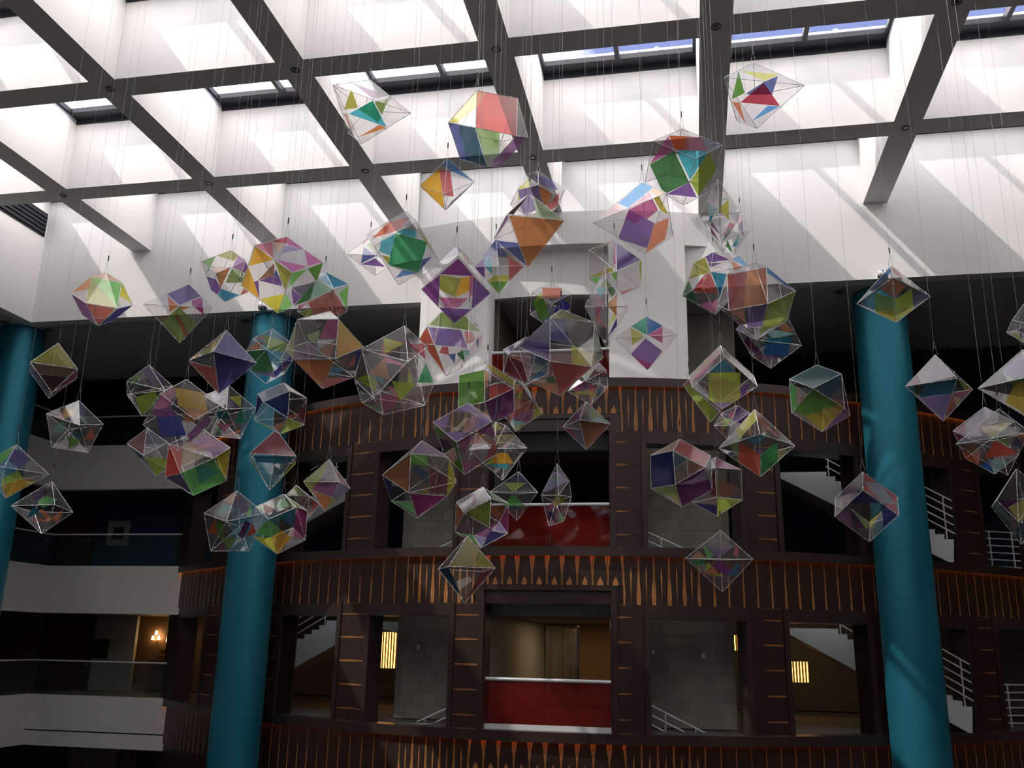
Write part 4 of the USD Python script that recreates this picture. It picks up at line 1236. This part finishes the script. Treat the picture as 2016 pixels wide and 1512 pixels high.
@1330 670 6.72|12.5|hanging crystal with a grey-green top and a big green and olive lower face, left of the right teal column
r 1870,325 2195,444 2308,999 1938,1210 1535,960 1505,515
i 1820,635 2235,892
q 5016 6734
f c2 1505,515 1870,325 2190,445 1820,633
f G3 1510,540 1600,640 1605,880 1535,950
f G 1820,640 2160,848 1700,1000 1560,930
f S4 2165,850 2232,892 1938,1203 1700,1005
f T3 1830,633 2190,450 2190,600 2030,760
f M3 2200,460 2290,660 2300,960 2240,880
f V2 2238,895 2305,1000 1945,1205
@1330 670 6.72|12.1|hanging cube with a bright lime square front and pink top strip, above the striped veneer right of centre
r 595,65 1030,460 1085,610 620,910 220,625 180,475
i 650,225
q 5064 0126 6234
f L 440,435 855,425 855,580 460,450
f S5 460,450 855,580 855,820 520,820
f L 440,445 455,450 515,820 440,820
b T 630,250 800,410 440,430
f P 600,170 380,330 230,530 350,460
b B 260,600 435,700 435,810
f V 865,620 1010,555 865,780
f v 450,822 820,822 620,908
f o3 185,480 595,70 600,160 220,540
f o3 600,70 1030,465 1080,605 660,220
@1330 670 6.72|13.2|hanging crystal of olive and mauve, peeking out below left of the lime square cube
r 180,510 420,560 590,940 460,1080 100,600
f S3 105,600 200,590 560,960 460,1075
f P2 105,598 180,515 205,588
@0 0 1|11.2|hanging octahedron with red and green lower squares and a yellow upper patch, right of centre
r 1486,806 1565.5,877.7 1497,939 1414.7,883
i 1495.6,854
f y 1449,845.6 1486,808 1490.7,826 1455,865
f k2 1487,808 1491,828 1523,856 1532,858
f R5 1454,870.8 1496,894.6 1496,938 1454,909
f E3 1498,894.6 1530.8,867.8 1531.7,907.5 1498,937
b T 1470,864 1496,855 1510,860 1488,878
f H 1436.5,875.7 1453,870.8 1453,899.5
b V 1482,887.6 1496,880 1508,891 1496,894
@1330 670 6.72|14.5|clear hanging crystal with a violet patch, behind the upper left of the red and green octahedron
r 815,860 985,960 900,1180 690,1310 510,1130 600,970
i 720,1130
f V 800,870 985,965 860,1110 680,1000
f k 800,890 750,1050 680,990
f L 650,1020 755,1060 620,1190
@1260 850 6.3|11.8|hanging crystal with a navy left square, pink top strip and maroon base, over the right stair opening
r 497,92 878,298 897,722 525,935 138,705 130,295
i 410,235 805,445 440,655
q 6017 5684 8723
f N3 135,300 405,235 430,650 142,700
f r4 415,228 500,95 878,300 805,440
f o 132,293 495,95 408,230
f M3 440,660 803,450 895,720 525,930
f l2 440,658 650,590 810,470 840,590 640,650
f H 145,708 430,660 455,760 360,800
f S5 360,800 455,760 522,930
b k5 600,350 790,440 610,540
b T3 415,250 590,350 420,460
@1260 850 6.3|13.6|clear hanging crystal with a lime lower face and a smoky brown back, right behind the navy square crystal
r 935,315 1252,470 1272,845 960,1048 655,880 700,500 880,340
i 930,445 950,810
f P 942,325 1245,468 938,440
f W 882,345 930,322 925,440 885,465
f r2 890,480 930,452 942,800 880,780
b k5 960,570 1250,710 1100,815 960,800
f L 960,815 1265,845 962,1045
f I 665,882 945,910 955,1040
@1330 1030 10.08|12.2|clear hanging octahedron with a lavender and a mint triangle, lowest right of centre
r 895,140,.3 1538,718,-.35 932,1362,.3 190,700,-.35
f q2 555,440 775,635 630,740
f l2 600,440 1190,440 850,690
f r4 1190,450 1250,500 1245,690 1140,620
f E3 310,740 590,730 600,820 390,830
f L 630,770 725,850 565,1000
f O 730,860 870,1010 580,1010
f M5 860,720 1220,1030 960,1020 740,850
f J2 1260,760 1250,1000 1000,1060
f Y2 600,1018 930,1018 970,1060
f o4 300,690 450,540 600,690
@1620 910 8.895|12.0|hanging cube with an indigo diamond front and salmon right side, on the middle of the right teal column
r 700,165 1305,600 1330,930 815,1395 208,955 222,625
i 700,490
q 5064 0126 6234
f r4 705,170 1000,370 720,340
f r4 1000,370 1305,600 1280,740
f r4 1280,740 1325,930 1050,710
f r4 720,340 1050,710 705,480
f W3 720,340 1000,370 1280,740 1050,710
f Z 700,170 700,340 480,385
f Z 222,630 470,390 230,780
f k6 690,340 480,390 300,680 450,720
f I 700,495 1020,715 460,715
f I 1030,720 1300,930 1060,1140
f V2 410,760 470,800 510,1150 240,950
b H 540,870 800,1040 800,1160 750,1160
b Y2 815,1040 1025,860 850,1165
f M3 540,880 740,1160 560,1160
@1756 690 7.754|12.0|hanging octahedron with a shining white top facet and a blue-grey front, right of the right teal column
r 660,65 1235,595 785,1080 205,550
i 1000,425
f W 660,70 980,390 440,510 380,360
f k2 210,545 370,365 430,510
f T2 480,510 998,430 920,650 430,720
f v2 430,725 918,655 785,1075
f P2 920,650 1228,600 1090,740
f o2 920,665 1085,740 980,840
f k2 918,665 975,840 795,1070
f S5 1005,425 1230,592 1110,610
@1846 790 11.86|13.5|hanging cube with a glaring white top, orange and blue base, near the right edge
r 1095,135 1790,470 1900,1250 1330,1700 650,1330 358,690
i 1050,1020
q 5016
f W 1100,140 1420,300 1420,500 950,620 1060,800 700,860 640,520
f p 370,690 640,520 700,800
f M 370,710 630,830 480,940
f y 960,620 1790,475 1250,850
f q2 1650,600 1820,750 1280,880 1500,680
f O3 590,1100 950,1480 655,1330
f O4 940,1130 1030,1170 960,1480 770,1260
f B3 1010,1500 1180,1370 1230,1512 1330,1690
f c 1200,1360 1700,1410 1330,1695 1240,1500
@1846 790 11.86|12.0|clear hanging octahedron with a large red kite, in front of the glaring white cube near the right edge
r 1430,175,.35 2150,720,-.35 1637,1735,.2 420,1000,-.35
f R5 1340,910 1920,1220 1080,1340
f H 1390,910 1500,860 1700,1000 1640,1040
f I2 1850,820 2010,1090 1700,1030
f W 1640,1060 1720,1000 1710,1100
f k5 580,1010 900,1060 790,1220
@0 0 1|13.3|hanging octahedron of lavender, green and amber, cut by the right picture edge above the glaring white cube
r 2014,688 2095,770 2030,826 1925,765
i 2025,742
f v 1971,730 2014,692 2024,735 1999,746
f q 1973,732 1999,748 2018,738 2022,744 1985,752
f G 1989,752 2014,747 2020,750 2002,751 1994,761
f S4 1979,792 2002,749 2028,757 2031,822
@0 0 1|14.2|grey-blue hanging crystal at the right picture edge, highest of those along that edge
r 2022,590 2060,640 2040,682 2014,674 1982,655.5 1993,630
i 2030,640
f T3 2000,632 2020,604 2026,636
f V2 1994,643 2016,648 2010,655
f S5 1992,659 2000,656 2014,672
@0 0 1|12.6|hanging crystal with a yellow square, maroon triangle and teal base, lowest along the right picture edge
r 2000.4,923.4 2050,960 2055,1040 2010,1072 1990,1032 1952.3,997.8
i 1962,985 2005,1027
f S5 1985,998.3 2030,975 2035,1020 2006,1025.7
f M3 1965,985 2009,983.5 1985,998 1988,1012
f c2 1953.5,998 1961,987 1989,1019 1989,1029
f T3 2006,1029 2045,1030 2040,1055 1999,1060
f K6 1989,1011 2004,1028 1998,1058 1990,1030
@0 860 7.56|12.0|hanging crystal glowing yellow and green at the left picture edge, over the far left teal column
r 245,115 730,560 85,915 -60,740 -250,400
i 60,450
f g -60,300 210,140 100,320 -60,430
f I2 110,340 220,170 480,340 280,465
f L 30,620 275,500 345,620 20,730
f A 20,730 345,620 410,720 90,910
f O4 365,625 600,625 380,655
f y 365,655 560,670 420,720
@0 860 7.56|13.2|clear hanging crystal with a mint patch and salmon star, below the glowing crystal at the left edge
r 770,660 1088,1125 620,1445 165,1025
i 815,1010
f q2 560,970 700,880 870,935 640,1065
f T2 490,1035 580,1080 580,1130 400,1210
f O4 580,1085 640,1080 770,1220 730,1270
f O4 400,1225 720,1230 720,1270
f O4 760,1210 940,1080 890,1210 850,1270
f I2 460,850 700,790 700,850 520,960
@970 580 6.72|13.4|clear hanging crystal with a white flash on top and a yellow sliver, right below the largest crystal
r 1410,900 1505,1000 1525,1230 1300,1455 990,1280 1180,1060
i 1230,1140
f W 1350,965 1410,905 1500,1000 1370,1020
f E3 1200,1110 1360,1000 1320,1020 1240,1120
f P5 1060,1280 1200,1130 1390,1230 1270,1260
f S5 1045,1300 1270,1260 1385,1345
b J2 1500,1150 1400,1340 1390,1250
f M 1440,1030 1500,1005 1460,1060
@1090 780 12.6|12.2|small hanging octahedron with a copper brown face and pale green upper right, under the centre above the dark opening
r 800,140 1408,690 805,1332 220,765
i 640,585
f V2 740,200 635,580 300,690
f K6 800,150 860,290 910,600 650,590
f H2 870,250 1250,500 1390,680 920,600
f c 930,600 1100,520 1390,682
f k5 650,600 1400,692 805,1325
f k3 230,770 440,810 620,1130
f Z 460,820 690,830 790,1250 620,1130
@840 790 8.4|11.0|hanging cube with a lavender-cornered top and plum front, below the dark purple crystal
r 685,25 1080,335 1185,855 625,1210 290,880 105,350
i 490,675
q 5016 6123 5634
f l3 685,30 870,185 420,180
f l3 870,190 1075,333 790,480
f l3 715,505 490,668 310,505
f l3 110,350 390,210 310,490
f y3 530,390 640,265 700,290 510,500 380,500
f p 700,290 860,190 780,490 640,500
f P5 820,510 1080,345 1120,590
f P5 500,690 780,530 620,880
f P5 580,950 900,1000 625,1200
f k2 1130,640 1180,860 920,1000
b o4 810,550 960,700 690,710
b O 820,530 920,560 1000,690
b O 1000,690 1120,600 1020,740
f G 115,370 300,500 200,600
f G 400,600 488,685 560,940 500,880
b o4 320,840 440,765 495,860 440,1025
b M3 200,620 360,650 430,760 270,760
f G 440,1030 545,930 620,1200
@840 790 8.4|11.8|brilliantly sparkling clear hanging crystal with a yellow-orange lower facet, right behind the lavender-topped cube
r 1150,345 1300,395 1660,775 1255,1310 700,800
i 1120,780
f S5 1100,390 1150,350 1260,440 1120,510
f H4 1130,560 1410,540 1460,600 1190,760 1150,600
f A 1100,920 1200,850 1340,860 1440,1030 1080,1030
f L 975,1045 1100,920 1080,1030
f C 970,1047 1320,1040 1350,1120 1200,1100
b I 1480,650 1550,840 1440,740
f W 1220,820 1420,800 1400,840
f W 1100,1150 1230,1080 1150,1190
f W 1600,850 1560,840 1420,1060 1460,1040
f p 1180,760 1430,640 1300,780
@700 840 5.04|12.0|hanging crystal with a salmon left face, yellow right side and magenta base, over the left stair opening
r 660,138 925,305 1000,550 905,690 612,908 355,740 265,480
i 548,265 528,655
q 7138 6845
f o3 265,475 655,140 548,260
f l 660,140 920,300 560,262
f O2 270,480 546,270 529,650
f g 552,267 700,275 725,385 545,370
f Y 925,320 998,550 908,685
b r2 735,410 910,500 905,660 740,660
b T3 560,410 610,380 730,470 720,590
b S 640,660 715,600 725,665
f M 540,665 900,692 615,895
f q2 365,742 565,757 605,880 560,850
f I 275,500 360,550 350,725
@860 900 7.2|12.5|hanging crystal with a white top strip, olive triangle and indigo base, in front of the red glass panel's left end
r 650,425 1015,655 1005,1085 620,1290 255,1060 275,635
i 770,590 385,795 745,1000
q 5067
f W 280,635 650,430 768,578 382,782
f q 700,450 1010,650 780,582
f O4 280,660 375,790 265,1050
f S3 400,790 762,610 750,990
f k5 772,690 960,680 880,900 775,800
f M 1010,690 1005,1070 895,910
f q2 270,1070 510,1100 600,1260 430,1140
f I 750,1040 980,1085 645,1270
f P5 640,1010 880,920 700,1140 530,1100
f l3 885,920 1000,1070 820,1030
f l3 530,1115 690,1150 630,1260
@860 900 7.2|13.4|clear hanging octahedron with a lime upper and a green lower triangle, above the white handrail
r 1160,205,.3 1430,500,-.35 1135,900,.3 760,490,-.35
f L 950,365 1280,360 1075,495
f G3 1075,520 1250,690 940,690
f T3 1030,700 1210,700 1190,750 1030,760
@860 900 7.2|12.5|narrow tall clear hanging crystal with a yellow-amber triangle, before the red glass panel
r 1705,90 1875,335 1910,560 1800,910 1590,980 1530,720 1480,540
i 1720,540
f v 1640,210 1730,210 1870,340 1510,510
f e 1600,310 1750,240 1700,380
f S4 1690,460 1835,620 1650,710
f P 1570,720 1650,610 1650,720 1740,740
f N3 1545,765 1640,770 1690,930
f V 1670,430 1755,410 1720,480
f q2 1700,920 1760,800 1800,900
f r4 1880,540 1830,730 1800,800
@840 1030 9.45|9.7|hanging octahedron with a broad straw yellow top and navy left face, lowest at the centre
r 760,240 1275,835 705,1485 210,855
i 410,805
f S5 760,250 1260,832 930,810 935,700 990,520 800,320 680,390 525,620 540,800 430,802
f Y4 680,390 800,320 990,520 920,650 935,805 540,800 525,620
f K6 750,260 400,800 225,850
f N5 235,862 415,815 670,1380
f r2 1260,842 1010,920 720,1460
b W 550,1080 790,990 860,1060 620,1240
'''
stats = [0, 0]
def crystal(spec):
    head, *lines = spec.strip().split('\n')
    crop, D, lab = head.split('|'); x0, y0, s = map(float, crop.split()); D = float(D)
    ring, inner, quads, fl = [], [], [], []; given = {}
    for ln in lines:
        k, *w = ln.split()
        if k == 'r':
            for p in w:
                q = list(map(float, p.split(',')))
                if len(q) == 3: given[len(ring)] = q[2]
                ring.append((x0 + q[0] / s, y0 + q[1] / s))
        elif k == 'i': inner = [(x0 + float(p.split(',')[0]) / s, y0 + float(p.split(',')[1]) / s) for p in w]
        elif k == 'q': quads = [[int(ch) for ch in p] for p in w]
        else: fl.append((k, w[0], Polygon([(x0 + float(p.split(',')[0]) / s, y0 + float(p.split(',')[1]) / s) for p in w[1:]]).buffer(0)))
    P2 = np.array(ring + inner); nr = len(ring); c = np.array(ring).mean(0)
    R = np.mean([np.linalg.norm(p - c) for p in np.array(ring)])
    d = solve_depth(P2, nr, given, quads, R)
    outline = Polygon(ring).convex_hull.buffer(-0.06 * R)
    back = []
    if inner:
        for p, dd in zip(P2[nr:], d[nr:]):
            q = 2 * c - p
            for _ in range(12):
                if outline.contains(shapely.Point(q)): break
                q = c + (q - c) * 0.85
            back.append((q, -dd))
    else: back.append((c, 0.75 * R))
    pix = np.vstack([P2, [b[0] for b in back]]); dep = np.concatenate([d, [b[1] for b in back]])
    pts = np.array([EYE + ray(*p) * (D + D * z / F) for p, z in zip(pix, dep)])
    h = ConvexHull(pts)
    tris = h.simplices.copy(); nrm = h.equations[:, :3]
    for i, t in enumerate(tris):
        a, b, e = pts[t]
        if np.dot(np.cross(b - a, e - a), nrm[i]) < 0: tris[i] = t[::-1]
    front = np.array([np.dot(n, pts[t[0]] - EYE) < 0 for n, t in zip(nrm, tris)])
    # merge near-coplanar triangles into panels
    gid = list(range(len(tris)))
    def root(i):
        while gid[i] != i: i = gid[i]
        return i
    edge = {}
    for i, t in enumerate(tris):
        for a, b in ((0, 1), (1, 2), (2, 0)): edge.setdefault(tuple(sorted((t[a], t[b]))), []).append(i)
    for e, (i, j) in edge.items():
        if front[i] == front[j] and np.dot(nrm[i], nrm[j]) > math.cos(math.radians(9)): gid[root(i)] = root(j)
    base = pts[np.argmin(pts[:, 2])]
    t = thing('hanging_crystal', lab, 'hanging ornament', base)
    panels = {}
    for i in range(len(tris)): panels.setdefault(root(i), []).append(i)
    Pm = {}
    for i, tr in enumerate(tris):
        p3 = pts[tr]; n_ = nrm[i]; k0 = np.dot(n_, p3[0] - EYE)
        Pm[i] = (Polygon(pix[tr]), n_, k0)
    def lift(i, xy):
        _, n_, k0 = Pm[i]; dv = np.array([ray(*q) for q in xy]); return EYE + dv * (k0 / (dv @ n_))[:, None]
    for g, members in panels.items():
        isf = front[members[0]]
        sel = [(code, poly) for k, code, poly in fl if (k == 'f') == isf]
        pm, fm = MB(), {}
        for i in members:
            P = Pm[i][0]
            if not P.is_valid or P.area < 0.5: 
                a = lift(i, pix[tris[i]]) if P.area > 0.05 else pts[tris[i]]; pm.add(pts[tris[i]], [[0, 1, 2]]); continue
            rest = P
            for q in range(len(sel) - 1, -1, -1):
                code, poly = sel[q]
                piece = rest.intersection(poly)
                if piece.area > 0.6:
                    rest = rest.difference(poly)
                    for tt in tri_poly(piece): fm.setdefault(q, MB()).add(lift(i, tt), [[0, 1, 2]])
            for tt in tri_poly(rest): pm.add(lift(i, tt), [[0, 1, 2]])
        if pm.n == 0:
            q = max(fm, key=lambda k: fm[k].n); code = sel[q][0]; mb = fm.pop(q)
            pp = part('panel', mb, film_of(code), t, label=f'{WORD[code[0]]} film covering a whole panel'); stats[1] += 1
        else: pp = part('panel', pm, CLEAR, t); stats[0] += 1
        for q, mb in fm.items():
            code = sel[q][0]; part('film', mb, film_of(code), pp, label=f'{WORD[code[0]]} iridescent film'); stats[1] += 1
    em, cm = MB(), MB()
    for (a, b), (i, j) in edge.items():
        if root(i) == root(j): continue
        em.tube(pts[a], pts[b], 0.0036, n=4, caps=False)
        L = np.linalg.norm(pts[b] - pts[a])
        if L > 0.25:
            for fr in (0.13, 0.5, 0.87) if L > 0.55 else (0.15, 0.85):
                p = pts[a] + (pts[b] - pts[a]) * fr; cm.box(p - 0.0065, p + 0.0065)
    part('edge_trim', em, EDGE, t); part('clip', cm, CLIP, t, kind='stuff')
    # hanger: two short wires to a swivel, then one long cable to the ceiling
    tp = pts[np.argmax(pts[:, 2])]; sw = tp + [0, 0, 0.20]
    part('yoke', MB().tube(tp + [-.03, 0, -.01], sw, .0022, n=4, caps=False).tube(tp + [.03, 0, -.01], sw, .0022, n=4, caps=False), WIRE, t)
    part('swivel', MB().tube(sw - [0, 0, .02], sw + [0, 0, .06], .009, n=6), HOOK, t)
    x, y = tp[:2]
    onbeam = min(abs(x - g) for g in GX) < BW or min(abs(y - g) for g in GY) < BW
    part('cable', MB().tube(sw + [0, 0, .05], [x, y, (BEAM_Z0 if onbeam else 12.62) + CZ], .0016, n=4, caps=False), WIRE, t)

for spec in CRYSTALS.strip().split('@')[1:]:
    crystal(spec)
print('panels', stats, 'prims', sum(1 for _ in stage.Traverse()))
